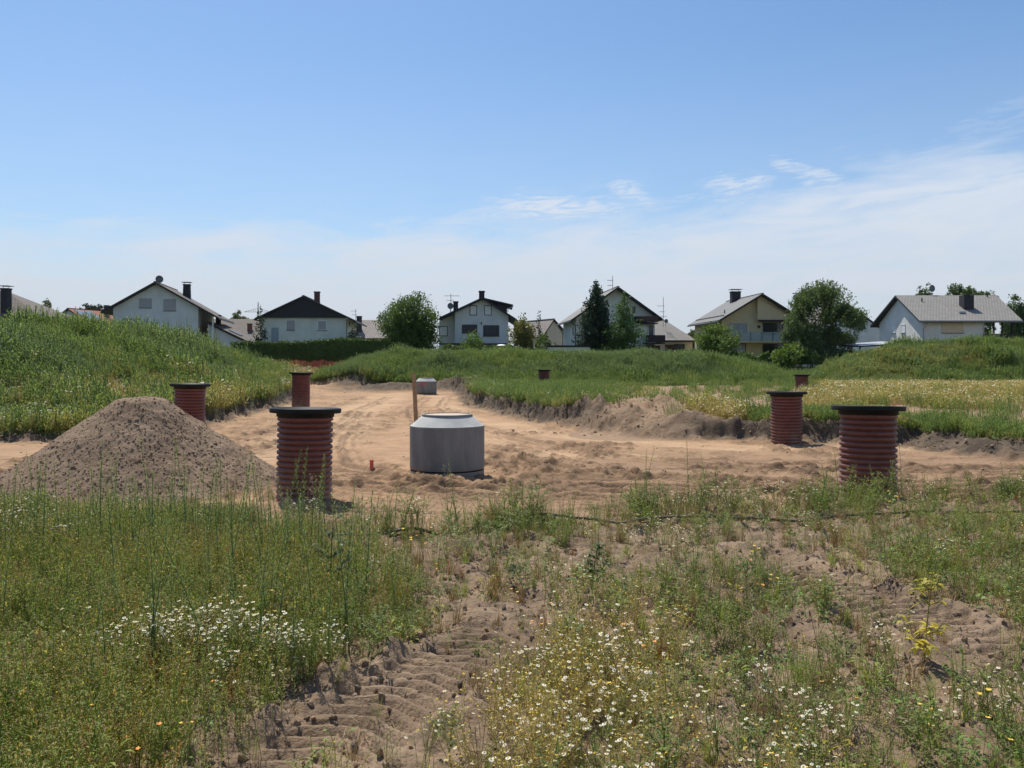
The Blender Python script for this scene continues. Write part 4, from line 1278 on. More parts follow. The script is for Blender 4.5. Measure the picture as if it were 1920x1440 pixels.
# concrete garage, carport, fences, pylon, parasol
Y = 80
g_ = thing('garage', 'flat roofed pale garage with a dark roof edge left of the dark conifer', 'garage', (at(1062, Y), Y, 0), 0)
m = MB(); m.box(-1.75, 2.2, 0, 5.5, -.4, zat(651, Y), 'pale_green_plaster'); m.build('wall', g_)
m = MB(); m.box(-1.85, 2.3, -.1, 5.6, zat(651, Y) + .003, zat(647.5, Y), 'dark_wood'); m.build('roof', g_)
Y = 78
c_ = thing('carport', 'low carport with a thin light slanting roof right of the big willow', 'carport', (at(1600, Y), Y, 0), 0)
m = MB(); w_ = at(1688, Y) - at(1600, Y)
slab(m, [(0, -1.5, zat(649, Y)), (w_, -1.5, zat(643, Y)), (w_, 4, zat(643, Y) + .25), (0, 4, zat(649, Y) + .25)], .14, 'steel_light', 'dark_wood')
m.build('roof', c_)
for q in (.15, w_ * .5, w_ - .15):
    m = MB(); m.box(q - .06, q + .06, -1.2, -1.08, -.3, zat(650, Y) + q * .06 - .02, 'dark_wood'); m.build('post', c_)
m = MB(); m.box(.3, w_ - .3, 3.7, 3.8, -.3, 2.9, 'dark_wood'); m.build('back_wall', c_)

Y = 77
f_ = thing('garden_fence', 'dark garden fence with a pale top rail behind the gap between the mounds', 'fence', (at(1480, Y), Y, 0), 0)
w_ = at(1650, Y) - at(1480, Y)
m = MB(); m.box(0, w_, 0, .04, .1, zat(687.5, Y), 'fence_slate'); m.build('panel', f_)
m = MB(); m.box(0, w_, -.05, .09, zat(687.4, Y) + .003, zat(683.5, Y), 'fence_rail'); m.build('rail', f_)
for i in range(6):
    m = MB(); q = .3 + i * 1.6; m.box(q - .05, q + .05, -.12, -.052, -.2, zat(682, Y), 'fence_slate'); m.build('post', f_)

Y = 79
f_ = thing('safety_fence', 'orange red safety netting strung in front of the long dark hedge', 'fence', (at(500, Y), Y, 0), 0)
m = MB(); n = 60; w_ = at(645, Y) - at(500, Y); vs, fs = [], []
for i in range(n + 1):
    q = w_ * i / n
    sag = .05 * math.sin(i * .9) + .08 * math.sin(i * .33)
    vs += [(q, .04 * math.sin(i * .7), .45), (q, .05 * math.sin(i * 1.1), zat(676.5, Y) + sag)]
for i in range(n):
    fs.append((2 * i, 2 * i + 2, 2 * i + 3, 2 * i + 1))
m.add(vs, fs, 'orange_net')
o_ = m.build('netting', f_)
md = o_.modifiers.new('thick', 'SOLIDIFY'); md.thickness = .012
for i in range(5):
    m = MB(); q = .2 + i * w_ / 4.2; m.tube([(q, -.06, -.2), (q + .05, -.06, zat(674, Y))], .03, 'frame_dark', 6); m.build('post', f_)

def pylon():
    Y = 700; X0 = at(484, Y)
    t = thing('pylon', 'distant lattice electricity pylon between the far tree and the dark gabled house', 'pylon', (X0, Y, 0), R(12))
    zt = zat(566.5, Y); m = MB()
    n = 9; lv = []
    for i in range(n + 1):
        f = i / n; hw = 3.2 * (1 - f) ** 1.3 + .12
        z = zt * f
        lv.append([(-hw, -hw, z), (hw, -hw, z), (hw, hw, z), (-hw, hw, z)])
    for i in range(n):
        for j in range(4):
            k_ = (j + 1) % 4
            m.tube([lv[i][j], lv[i + 1][j]], .16, 'metal_grey', 4, False)
            m.tube([lv[i][j], lv[i + 1][k_]], .10, 'metal_grey', 4, False)
            m.tube([lv[i][k_], lv[i + 1][j]], .10, 'metal_grey', 4, False)
            m.tube([lv[i + 1][j], lv[i + 1][k_]], .10, 'metal_grey', 4, False)
    m.build('mast', t)
    m = MB()
    for z0, L in ((zat(585, Y), 11),):
        for s_ in (-1, 1):
            m.tube([(0, 0, z0), (s_ * L, 0, z0)], .18, 'metal_grey', 4)
            m.tube([(0, 0, z0 + 3.0), (s_ * L, 0, z0)], .14, 'metal_grey', 4)
            for q in range(1, 6):
                xx = s_ * L * q / 6
                m.tube([(xx, 0, z0), (xx, 0, z0 + 3.0 * (1 - q / 6))], .10, 'metal_grey', 4)
    m.build('crossarm', t)
pylon()
Y = 84
p_ = thing('parasol', 'small white garden parasol before the middle house', 'parasol', (at(940, Y), Y, 0), 0)
m = MB(); m.lathe([(.0, zat(645.5, Y)), (.25, zat(646, Y)), (.6, zat(648, Y)), (.62, zat(649, Y)), (.25, zat(646.8, Y)), (0, zat(646.4, Y))], 'parasol_cloth', 8); m.build('canopy', p_)
m = MB(); m.tube([(0, 0, -.2), (0, 0, zat(646.5, Y))], .03, 'steel_light', 6); m.build('pole', p_)

# ------------------------------------------------------------------ trees
def leaf_quads(P, size, rng, up=.0, aspect=.6, dirs=None):
    n = len(P)
    a = rng.normal(size=(n, 3))
    if dirs is not None:
        a = a * .55 + dirs
    a /= np.linalg.norm(a, axis=1, keepdims=True)
    b = rng.normal(size=(n, 3)); b[:, 2] += up
    b = b - a * (a * b).sum(1, keepdims=True)
    b /= np.linalg.norm(b, axis=1, keepdims=True) + 1e-9
    s_ = (size * (.6 + .8 * rng.random(n)))[:, None]
    A = a * s_ * .5; B = b * s_ * .5 * aspect
    V_ = np.stack([P - A, P - B * .9 + A * .1, P + A, P + B * .9 + A * .1], 1).reshape(-1, 3)
    Q_ = np.arange(4 * n).reshape(n, 4)
    return V_, Q_
def crown_points(shape, n_cl, n_leaf, spread, rng):
    """shape(rng, n) -> cluster centres; leaves gather around them"""
    c_ = shape(rng, n_cl)
    P = np.repeat(c_, n_leaf, 0) + rng.normal(size=(n_cl * n_leaf, 3)) * spread
    return P
def build_tree(name, label, cat, X, Y, crown, mat, leaf, trunk, seed, parts_crown='crown', group=None, aspect=.6, trunkmat='bark', z0=0.0):
    rng = np.random.default_rng(seed)
    t = thing(name, label, cat, (X, Y, z0), 0, group)
    P = crown(rng)
    V_, Q_ = leaf_quads(P, np.full(len(P), leaf), rng, aspect=aspect)
    me = quads_mesh(parts_crown, V_, Q_, [mat])
    link(bpy.data.objects.new(parts_crown, me), t)
    if trunk:
        m = MB(); trunk(m, random.Random(seed)); m.build('trunk', t, True)
    return t
def lumpy(rx, ry, zc, rzv, lumps, rng, n_cl, n_leaf, spread, hollow=.55, zmin=None, shape_pow=1.0):
    """crown of several overlapping lumps inside an ellipsoid"""
    L = []
    for i in range(lumps):
        d = rng.normal(size=3); d /= np.linalg.norm(d)
        f = rng.uniform(.35, .72)
        L.append((d[0] * rx * f, d[1] * ry * f, zc + d[2] * rzv * f, rng.uniform(.38, .55)))
    L = np.array(L)
    k_ = rng.integers(0, lumps, n_cl)
    d = rng.normal(size=(n_cl, 3)); d /= np.linalg.norm(d, axis=1, keepdims=True)
    rad = (hollow + (1 - hollow) * rng.random(n_cl) ** .7)[:, None] * L[k_, 3][:, None]
    c_ = L[k_, :3] + d * rad * np.array([rx, ry, rzv])
    if zmin is not None:
        c_ = c_[c_[:, 2] > zmin]
    P = np.repeat(c_, n_leaf, 0) + rng.normal(size=(len(c_) * n_leaf, 3)) * spread
    return P
def simple_trunk(h, r, limbs=5, spread=1.5, z1=None):
    def f(m, rd):
        m.tube([(0, 0, -.3), (.05, 0, h * .3), (-.04, .05, h * .55), (.02, 0, h * .85)], [r, r * .8, r * .55, r * .15], 'bark', 8)
        for i in range(limbs):
            a = i * 2.4 + rd.random(); z = h * (.28 + .4 * i / max(1, limbs))
            e = (math.cos(a) * spread, math.sin(a) * spread, z + spread * rd.uniform(.5, 1.0))
            m.tube([(0, 0, z), (e[0] * .5, e[1] * .5, (z + e[2]) / 2 - .1), e], [r * .45, r * .3, r * .08], 'bark', 6)
    return f
def conifer_points(h, r0, rng, z0=.2, layers=34, per=16, n_leaf=12, droop=.25, pw=.8, wob=.3):
    P = []
    for i in range(layers):
        f = i / (layers - 1)
        z = z0 + (h - z0) * f
        rr_ = r0 * (1 - f) ** pw * (1 + wob * (rng.random() - .5)) + .06
        nb = max(3, int(per * (1 - f * .75)))
        for b in range(nb):
            a = rng.random() * 2 * math.pi
            L_ = rr_ * rng.uniform(.55, 1.15)
            k_ = max(3, int(n_leaf * L_ / r0 * 1.3))
            tt = rng.random(k_) ** .6
            P.append(np.stack([np.cos(a) * L_ * tt + rng.normal(size=k_) * .09, np.sin(a) * L_ * tt + rng.normal(size=k_) * .09,
                               z - droop * L_ * tt + rng.normal(size=k_) * .12 + .12 * rr_ * tt ** 2], 1))
    return np.concatenate(P)

Y = 86
build_tree('round_tree', 'round dense broadleaf tree at the end of the long hedge, left of the middle house', 'tree', at(768, Y), Y,
           lambda r: np.concatenate([lumpy(3.35, 3.1, 5.0, 3.8, 30, r, 1900, 16, .22), lumpy(2.8, 2.6, 2.6, 2.2, 12, r, 500, 14, .18, zmin=.3)]), 'crown_green', .21,
           simple_trunk(7.5, .22, 6, 1.6), 11)
Y = 93
build_tree('conifer', 'narrow dark conifer at the left wall of the dark gabled house', 'tree', at(489, Y), Y,
           lambda r: conifer_points(zat(574, Y), 1.15, r, layers=30, per=14, pw=.5), 'crown_conifer', .22, simple_trunk(6, .12, 0), 12)
Y = 82
build_tree('conifer', 'tall dark pointed conifer before the tall gabled house', 'tree', at(1118, Y), Y,
           lambda r: np.concatenate([conifer_points(zat(529, Y), 2.25, r, layers=66, per=34, n_leaf=24, pw=.62, droop=.15, wob=.5) * np.array([1.12, 1, 1]) + np.array([0, 0, 0]),
                                     conifer_points(zat(549, Y), .7, r, layers=20, per=10, pw=.5) + np.array([.42, 0, 0])]) * np.array([1, 1, 1]), 'crown_conifer', .24,
           simple_trunk(8, .2, 0), 13)
Y = 80.5
build_tree('larch', 'light green loose conifer right beside the tall dark one', 'tree', at(1170, Y), Y,
           lambda r: np.concatenate([conifer_points(zat(549, Y), 2.3, r, layers=44, per=26, n_leaf=30, pw=.8, droop=-.12, wob=.7) * np.array([1.25, 1.1, 1.0])]), 'crown_larch', .20,
           simple_trunk(8, .13, 0), 14)
Y = 80
def willow(r):
    P = []
    for cx_, cz_, rx_, rz_, n_ in ((-.3, 7.6, 1.9, 1.9, 420), (-1.9, 6.6, 1.5, 1.6, 260), (1.3, 6.9, 1.7, 1.8, 340), (2.7, 5.7, 1.3, 1.6, 240), (-2.8, 4.8, 1.1, 1.5, 170),
                                   (0.2, 4.6, 2.4, 2.2, 420), (2.1, 3.4, 1.8, 1.7, 260), (-1.2, 3.0, 1.5, 1.5, 180), (.9, 2.0, 1.6, 1.2, 160)):
        P.append(lumpy(rx_, rx_ * .9, cz_, rz_, 8, r, n_, 14, .17, .3) + np.array([cx_, r.uniform(-.6, .6), 0]))
    # feathery tips
    n = 300
    a = r.random(n) * 2 * math.pi; el_ = r.uniform(-.1, 1.4, n)
    base = np.stack([np.cos(a) * np.cos(el_) * 2.8, np.sin(a) * np.cos(el_) * 2.8, 5.3 + np.sin(el_) * 3.2], 1)
    d = base - np.array([0, 0, 4.0]); d /= np.linalg.norm(d, axis=1, keepdims=True); d[:, 2] += .5; d[:, 0] += .2
    for k_ in range(10):
        P.append(base + d * (k_ * .08) + r.normal(size=(n, 3)) * .05)
    return np.concatenate(P)
def willow_trunk(m, rd):
    for dx in (-.8, .3, .9):
        m.tube([(0, 0, -.3), (dx * .5, 0, 1.5), (dx, .1, 3.2), (dx * 1.7, 0, 5.8)], [.2, .16, .11, .04], 'bark', 7)
build_tree('willow', 'big wispy broadleaf tree between the cream house and the white gable', 'tree', at(1538, Y), Y, willow, 'crown_willow', .23, willow_trunk, 15, aspect=.45)
Y = 80
build_tree('garden_tree', 'small spreading tree before the left corner of the cream house', 'tree', at(1341, Y), Y,
           lambda r: lumpy(2.1, 2.0, 3.9, 1.7, 16, r, 520, 13, .16, .4), 'crown_fresh', .19, simple_trunk(4.2, .1, 6, 1.3), 16)
Y = 92
build_tree('spruce', 'small dark spruce standing between the yellowish tree and the garage', 'tree', at(1011, 100), 100,
           lambda r: conifer_points(zat(585, 100), 1.0, r, layers=26, per=12, pw=.8), 'crown_conifer', .25, simple_trunk(5, .1, 0), 17)
Y = 83
build_tree('magnolia', 'yellowish shiny leaved tree right of the middle house', 'tree', at(980, Y), Y,
           lambda r: np.concatenate([lumpy(1.65, 1.6, 3.9, 2.5, 18, r, 520, 10, .14, .4), lumpy(2.1, 1.6, 1.8, 1.3, 8, r, 200, 10, .15, .4)]), 'crown_gold', .24, simple_trunk(5, .1, 4, 1.0), 18)
def bush(name, label, u, v, wpx, Y, mat, seed, zb=0.2, leaf=.18, dens=1.0, cat='shrub', lift=None):
    top = zat(v, Y); rx = wpx / F * Y / 2
    zc = (top + zb) / 2; rzv = (top - zb) / 2
    n = int(330 * dens * max(1, rx * rzv / 2))
    build_tree(name, label, cat, at(u, Y), Y, lambda r: lumpy(rx * 1.12, min(rx, 1.8) * 1.1, zc, rzv * 1.12, 14, r, n, 12, .13, .35, zmin=0), mat, leaf, simple_trunk(max(.8, top * .6), .06, 3, rx * .4), seed, 'foliage')
bush('round_shrub', 'light green rounded shrub below the windows of the middle house', 880, 619, 66, 84, 'crown_fresh', 21)
bush('leafy_shrub', 'bright leafy shrub under the glass balcony', 1476, 641, 62, 77.5, 'crown_fresh', 22, leaf=.26)
bush('leafy_shrub', 'lower leafy shrub leaning against the foot of the willow', 1520, 650, 60, 78.2, 'crown_green', 23, leaf=.26)
bush('grey_shrub', 'greyish shrub below the carport roof', 1634, 655, 62, 76, 'crown_grey', 24)
bush('dark_shrub', 'dark shrub left of the concrete garage, below the spruce', 1022, 628, 56, 88, 'crown_green', 25)
bush('dark_shrub', 'dark shrub at the foot of the round tree', 845, 655, 70, 81, 'crown_green', 26, zb=0)
bush('garden_shrub', 'low shrub between the small spreading tree and the tall larch', 1262, 655, 50, 79, 'crown_green', 27, zb=0)
bush('garden_shrub', 'low shrub under the shuttered window of the cream house', 1385, 656, 48, 78, 'crown_green', 28, zb=0)
bush('garden_shrub', 'pale green shrub at the foot of the larch', 1205, 650, 30, 79, 'crown_fresh', 29, zb=0)
bush('climbing_plant', 'dark plant between the dark gabled house and the hipped roof', 664, 610, 24, 94, 'crown_conifer', 30, cat='plant')
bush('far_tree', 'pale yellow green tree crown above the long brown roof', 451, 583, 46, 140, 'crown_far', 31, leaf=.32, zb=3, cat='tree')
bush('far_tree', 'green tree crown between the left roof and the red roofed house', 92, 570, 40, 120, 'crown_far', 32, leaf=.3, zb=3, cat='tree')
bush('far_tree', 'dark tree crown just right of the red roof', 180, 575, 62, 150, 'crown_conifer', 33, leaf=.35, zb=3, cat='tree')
bush('far_tree', 'small tree crown over the left end of the long pink grey roof', 1736, 539, 38, 108, 'crown_willow', 34, leaf=.28, zb=3, cat='tree')
bush('far_tree', 'wide tree crown over the middle of the long pink grey roof', 1820, 529, 92, 112, 'crown_willow', 35, leaf=.28, zb=3, cat='tree')
bush('far_tree', 'tree behind the covered porch at the right edge', 1902, 552, 50, 102, 'crown_willow', 36, leaf=.26, zb=2, cat='tree')
bush('garden_shrub', 'bright shrub at the right edge beside the porch', 1918, 628, 34, 82, 'crown_fresh', 37, zb=0)
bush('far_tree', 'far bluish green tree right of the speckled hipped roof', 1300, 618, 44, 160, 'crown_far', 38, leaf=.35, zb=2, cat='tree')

def hedge(name, label, x0, x1, Y, zt_fn, mat, seed, depth=1.2, dens=160, leaf=.16, cat='hedge'):
    rng = np.random.default_rng(seed)
    L = x1 - x0
    n = int(dens * L * 3.2)
    x = rng.uniform(0, L, n)
    top = np.array([zt_fn(q) for q in x]) + fbm(x, x * 0, 1.2, 3, seed) * .12
    face = rng.random(n)
    y = np.where(face < .6, rng.normal(size=n) * .06, rng.uniform(0, depth, n))
    z = np.where(face < .6, rng.uniform(0, 1, n) * top, top + rng.normal(size=n) * .07)
    z[rng.random(n) < .04] += .15
    P = np.stack([x, y, z], 1)
    V_, Q_ = leaf_quads(P, np.full(n, leaf), rng, aspect=.7)
    # inner body so nothing shows through
    q = np.linspace(.05, L - .05, 60)
    tz = np.array([zt_fn(a) for a in q]) - .06
    b = len(V_)
    body = np.concatenate([np.stack([q, q * 0 + .08, q * 0 - .1], 1), np.stack([q, q * 0 + .08, tz], 1), np.stack([q, q * 0 + depth - .08, tz], 1), np.stack([q, q * 0 + depth - .08, q * 0 - .1], 1)])
    qq = []
    for r_ in range(3):
        for i in range(59):
            a = b + r_ * 60 + i
            qq.append((a, a + 1, a + 61, a + 60))
    qq.append((b, b + 60, b + 120, b + 180)); qq.append((b + 59, b + 239, b + 179, b + 119))
    me = quads_mesh(name, np.concatenate([V_, body]), np.concatenate([Q_, np.array(qq)]), [mat])
    o = link(bpy.data.objects.new(name, me))
    o.location = (x0, Y, 0)
    tag(o, label, cat)
Y = 83
hedge('clipped_hedge', 'long tall dark clipped hedge before the dark gabled house', at(431, Y), at(735, Y), Y,
      lambda q: np.interp(q, [0, 7.3, 8.6, 10.5, 16], [zat(643, Y), zat(643, Y), zat(638.5, Y), zat(636.5, Y), zat(639, Y)]), 'crown_hedge', 41, leaf=.17)
Y = 81
hedge('garden_hedge', 'low leafy garden hedge below the middle house', at(828, Y), at(1030, Y), Y,
      lambda q: zat(654, Y) + .25 * math.sin(q * 1.3) + .12 * math.sin(q * 3.1), 'crown_green', 42, dens=90, leaf=.22)
Y = 79.6
hedge('dark_hedge', 'dark hedge behind the pale railed fence', at(1478, Y), at(1628, Y), Y, lambda q: zat(664, Y) + .1 * math.sin(q * 2), 'crown_hedge', 43, leaf=.18)
Y = 81
hedge('garden_hedge', 'low dark hedge before the cream house garden', at(1215, Y), at(1445, Y), Y,
      lambda q: zat(664, Y) + .2 * math.sin(q * 1.7) + .1 * math.sin(q * 4.1), 'crown_green', 44, dens=80, leaf=.2)

# ------------------------------------------------------------------ small plants: prototypes that the groundcover scatters
rd = random.Random(5)
def proto(kind, seed):
    global rd
    rd = random.Random(seed)
    m = MB(); U = rd.uniform
    def pt(a, r_, z): return (math.cos(a) * r_, math.sin(a) * r_, z)
    def curve(b, a, lean, h, n=4):
        return [Vector((b[0] + math.cos(a) * lean * (i / n) ** 1.6, b[1] + math.sin(a) * lean * (i / n) ** 1.6, b[2] + h * i / n)) for i in range(n + 1)]
    def flower(p_, r_, tilt, mat='petal_white', cr=.38):
        a0 = U(0, 6); n_ = 9
        nx_, ny_ = math.cos(a0) * tilt, math.sin(a0) * tilt
        def pl(x, y, dz=0): return (p_[0] + x, p_[1] + y, p_[2] + dz - nx_ * x - ny_ * y)
        vs, fs = [pl(0, 0)], []
        for i in range(n_):
            a = 2 * math.pi * i / n_; w2 = .26
            vs += [pl(math.cos(a - w2) * r_, math.sin(a - w2) * r_, -.1 * r_), pl(math.cos(a + w2) * r_, math.sin(a + w2) * r_, -.1 * r_)]
            fs.append((0, 1 + 2 * i, 2 + 2 * i))
        if mat: m.add(vs, fs, mat)
        c_ = r_ * cr if mat else r_ * .55
        vs = [pl(math.cos(a) * c_, math.sin(a) * c_, .02 * c_) for a in (0, 1.05, 2.1, 3.14, 4.2, 5.25)] + [pl(0, 0, c_ * 1.0)]
        m.add(vs, [(i, (i + 1) % 6, 6) for i in range(6)], 'flower_yellow')
    if kind == 'flax':           # clump of thin stems with small yellow green leaves
        for i in range(13):
            b = pt(U(0, 6.3), U(0, .13), 0); a = U(0, 6.3); h = U(.16, .38)
            c_ = curve(b, a, U(0, .07), h)
            m.tube(c_, .0013, 'leaf_yellowgreen', 3, False)
            for k_ in range(int(h * 75)):
                f = U(.15, 1); q = c_[int(f * 3.99)].lerp(c_[min(4, int(f * 3.99) + 1)], f * 4 % 1)
                aa = U(0, 6.3)
                m.leaf(q, (math.cos(aa), math.sin(aa), U(.2, 1.4)), U(.012, .026), U(.003, .0055), 'leaf_yellowgreen' if U(0, 1) < .62 else rd.choice(('leaf_green', 'leaf_straw', 'leaf_straw')), .2)
            for k_ in range(3):
                aa = U(0, 6.3); m.leaf(c_[4] + Vector((0, 0, U(-.03, .0))), (math.cos(aa), math.sin(aa), 1.5), U(.010, .016), U(.006, .009), 'leaf_straw' if U(0, 1) < .7 else 'flower_yellow', 0)
    elif kind == 'greenclump':
        for i in range(13):
            b = pt(U(0, 6.3), U(0, .13), 0); a = U(0, 6.3); h = U(.14, .36)
            c_ = curve(b, a, U(0, .09), h)
            m.tube(c_, .0015, 'leaf_green', 3, False)
            for k_ in range(int(h * 62)):
                f = U(.1, 1); q = c_[int(f * 3.99)].lerp(c_[min(4, int(f * 3.99) + 1)], f * 4 % 1)
                aa = U(0, 6.3)
                m.leaf(q, (math.cos(aa), math.sin(aa), U(.1, 1.2)), U(.015, .034), U(.0035, .008), 'leaf_green' if U(0, 1) < .8 else 'leaf_yellowgreen', .25)
    elif kind == 'horseweed':    # single tall upright leafy stem
        h = U(.45, .82); c_ = curve((0, 0, 0), U(0, 6.3), U(0, .09), h, 6)
        m.tube(c_, [.003, .003, .0028, .0025, .002, .0016, .001], 'leaf_greyblue', 4, False)
        n_ = int(h * 120)
        for k_ in range(n_):
            f = .08 + .92 * k_ / n_; q = c_[min(5, int(f * 6))].lerp(c_[min(6, int(f * 6) + 1)], f * 6 % 1)
            aa = k_ * 2.4 + U(-.3, .3)
            m.leaf(q, (math.cos(aa), math.sin(aa), U(.7, 1.8)), U(.035, .065) * (1.15 - f * .55), U(.003, .006), 'leaf_greyblue' if f < .5 or U(0, 1) < .6 else 'leaf_green', .15)
    elif kind in ('chamomile', 'chamomile_gold'):
        gold = kind == 'chamomile_gold'
        lm = 'leaf_chamomile' if not gold else 'leaf_gold'
        for i in range(7):
            b = pt(U(0, 6.3), U(0, .06), 0); a = U(0, 6.3); h = U(.16, .36)
            c_ = curve(b, a, U(.02, .13), h)
            m.tube(c_, .0015, lm, 3, False)
            for k_ in range(int(h * 95)):
                f = U(.1, .92); q = c_[int(f * 3.99)].lerp(c_[min(4, int(f * 3.99) + 1)], f * 4 % 1)
                aa = U(0, 6.3)
                m.leaf(q, (math.cos(aa), math.sin(aa), U(-.1, 1.2)), U(.02, .045), U(.0018, .0035), lm if U(0, 1) < .75 else 'leaf_chamomile', .2)
            for k_ in range(rd.randint(2, 4)):
                st = c_[rd.choice((2, 3))]
                e = c_[4] + Vector((U(-.05, .05), U(-.05, .05), U(-.05, .03)))
                m.tube([st, (st + e) / 2 + Vector((0, 0, .01)), e], .001, lm, 3, False)
                pet = 'petal_white' if U(0, 1) < (.86 if not gold else .30) else None
                flower(e, U(.007, .0108), U(-.5, .5), pet, .46)
    elif kind == 'broad':        # low broad leaved weed
        for i in range(rd.randint(9, 15)):
            a = U(0, 6.3)
            b = (0, 0, U(0, .14))
            e = pt(a, U(.03, .11), b[2] + U(.02, .09))
            m.tube([b, e], .0015, 'leaf_broad', 3, False)
            m.leaf(e, (math.cos(a), math.sin(a), U(-.1, .7)), U(.04, .085), U(.018, .034), 'leaf_broad', .3)
        m.tube([(0, 0, 0), (0, 0, .18)], .002, 'leaf_broad', 3, False)
    elif kind == 'tuft' or kind == 'straw_tuft':
        mt = 'leaf_green' if kind == 'tuft' else 'leaf_straw'
        for i in range(34):
            a = U(0, 6.3); h = U(.08, .26) * (1 if kind == 'tuft' else .8); le = U(.02, .14); b = Vector(pt(U(0, 6.3), U(0, .05), 0))
            w2 = U(.0012, .0025); sdv = Vector((-math.sin(a), math.cos(a), 0)) * w2
            p1 = b + Vector((math.cos(a) * le * .35, math.sin(a) * le * .35, h * .6)); p2 = b + Vector((math.cos(a) * le, math.sin(a) * le, h))
            m.add([b - sdv, b + sdv, p1 + sdv * .9, p1 - sdv * .9, p2], [(0, 1, 2, 3), (3, 2, 4)], mt)
    elif kind == 'litter':       # flat dry stalks on the soil
        for i in range(16):
            a = U(0, 6.3); b = Vector(pt(U(0, 6.3), U(0, .16), U(.003, .015))); L_ = U(.04, .14)
            e = b + Vector((math.cos(a) * L_, math.sin(a) * L_, U(-.005, .03)))
            m.tube([b, e], U(.0012, .0022), 'leaf_straw', 3, False)
    elif kind == 'goosefoot':    # bushy branching weed
        h = U(.28, .5)
        m.tube(curve((0, 0, 0), U(0, 6.3), .04, h), .003, 'leaf_green', 4, False)
        for br_i in range(13):
            a = br_i * 2.4; z = h * U(.12, .9); L_ = (h - z) * .42 + .05
            e = Vector((math.cos(a) * L_, math.sin(a) * L_, z + L_ * .9))
            m.tube([(0, 0, z), e], .0015, 'leaf_green', 3, False)
            for k_ in range(11):
                f = U(.15, 1.05); q = Vector((0, 0, z)).lerp(e, f); aa = U(0, 6.3)
                m.leaf(q, (math.cos(aa), math.sin(aa), U(-.2, 1)), U(.02, .048), U(.008, .018), 'leaf_dark' if U(0, 1) < .35 else 'leaf_green', .3)
        for k_ in range(16):
            q = (U(-.01, .01), U(-.01, .01), h * U(.7, 1.05)); aa = U(0, 6.3)
            m.leaf(q, (math.cos(aa), math.sin(aa), U(.2, 1.5)), U(.012, .03), U(.006, .012), 'leaf_green', .2)
    elif kind == 'drystalk':
        h = U(.25, .5)
        m.tube(curve((0, 0, 0), U(0, 6.3), .07, h), .0022, 'leaf_straw', 4, False)
        for i in range(9):
            a = U(0, 6.3); z = h * U(.3, .95); L_ = U(.04, .13)
            m.tube([(0, 0, z), pt(a, L_, z + L_ * U(.5, 1.3))], .0014, 'leaf_straw', 3, False)
            for k_ in range(5):
                aa = U(0, 6.3); m.leaf(pt(a, L_ * U(.3, 1), z + L_ * U(.2, 1)), (math.cos(aa), math.sin(aa), U(-.4, .6)), U(.012, .03), U(.003, .007), 'leaf_straw', .3)
    elif kind == 'orangebits':
        for i in range(3):
            a = U(0, 6.3); h = U(.1, .3); b = pt(a, U(0, .1), 0); e = (b[0] + U(-.03, .03), b[1] + U(-.03, .03), h)
            m.tube([b, e], .001, 'leaf_green', 3, False)
            for k_ in range(5):
                aa = k_ * 1.26; m.leaf(e, (math.cos(aa), math.sin(aa), .4), .013, .009, 'flower_orange' if seed % 2 else 'flower_yellow', .1)
    elif kind in ('mound', 'moundblue', 'bright', 'olive'):    # bigger clump for distant slopes
        mt = {'mound': 'leaf_mound', 'moundblue': 'leaf_mound_blue', 'bright': 'leaf_bright', 'olive': 'leaf_chamomile'}[kind]
        hs = (.2, .85) if kind != 'bright' else (.2, .45)
        if kind == 'olive': hs = (.2, .5)
        for i in range(34):
            b = pt(U(0, 6.3), .52 * U(0, 1) ** .5, -.05); a = U(0, 6.3); h = U(*hs)
            c_ = curve(b, a, U(0, .12), h, 3)
            m.tube(c_, .006, mt, 3, False)
            for k_ in range(13):
                f = .2 + .8 * k_ / 12; q = c_[min(2, int(f * 3))].lerp(c_[min(3, int(f * 3) + 1)], f * 3 % 1); aa = U(0, 6.3)
                m.leaf(q, (math.cos(aa), math.sin(aa), U(.6, 1.8)), U(.07, .13), U(.016, .03), mt, .15)
    elif kind == 'goldclump':
        for i in range(40):
            b = pt(U(0, 6.3), .45 * U(0, 1) ** .5, -.03); a = U(0, 6.3); h = U(.22, .48)
            c_ = curve(b, a, U(0, .12), h, 3)
            m.tube(c_, .004, 'leaf_gold', 3, False)
            for k_ in range(7):
                f = U(.2, 1); q = c_[min(2, int(f * 3))].lerp(c_[min(3, int(f * 3) + 1)], f * 3 % 1); aa = U(0, 6.3)
                m.leaf(q, (math.cos(aa), math.sin(aa), U(.2, 1.4)), U(.04, .08), U(.008, .014), 'leaf_gold' if U(0, 1) < .8 else 'leaf_chamomile', .2)
            if U(0, 1) < .6:
                flower(c_[3] + Vector((0, 0, .01)), U(.02, .03), U(-.4, .4), 'petal_white' if U(0, 1) < .55 else None)
    elif kind == 'whiteclump':
        for i in range(34):
            b = pt(U(0, 6.3), .4 * U(0, 1) ** .5, -.03); a = U(0, 6.3); h = U(.25, .5)
            c_ = curve(b, a, U(0, .12), h, 3)
            m.tube(c_, .004, 'leaf_mound', 3, False)
            for k_ in range(9):
                f = U(.2, 1); q = c_[min(2, int(f * 3))].lerp(c_[min(3, int(f * 3) + 1)], f * 3 % 1); aa = U(0, 6.3)
                m.leaf(q, (math.cos(aa), math.sin(aa), U(.2, 1.4)), U(.04, .09), U(.008, .016), 'leaf_mound' if U(0, 1) < .6 else 'leaf_chamomile', .2)
            if U(0, 1) < .75:
                flower(c_[3] + Vector((0, 0, .01)), U(.02, .032), U(-.4, .4), 'petal_white')
    elif kind in ('clod', 'darkclod', 'sandclod'):
        k_ = 14
        import itertools
        n1, n2 = 6, 5
        vs, fs = [], []
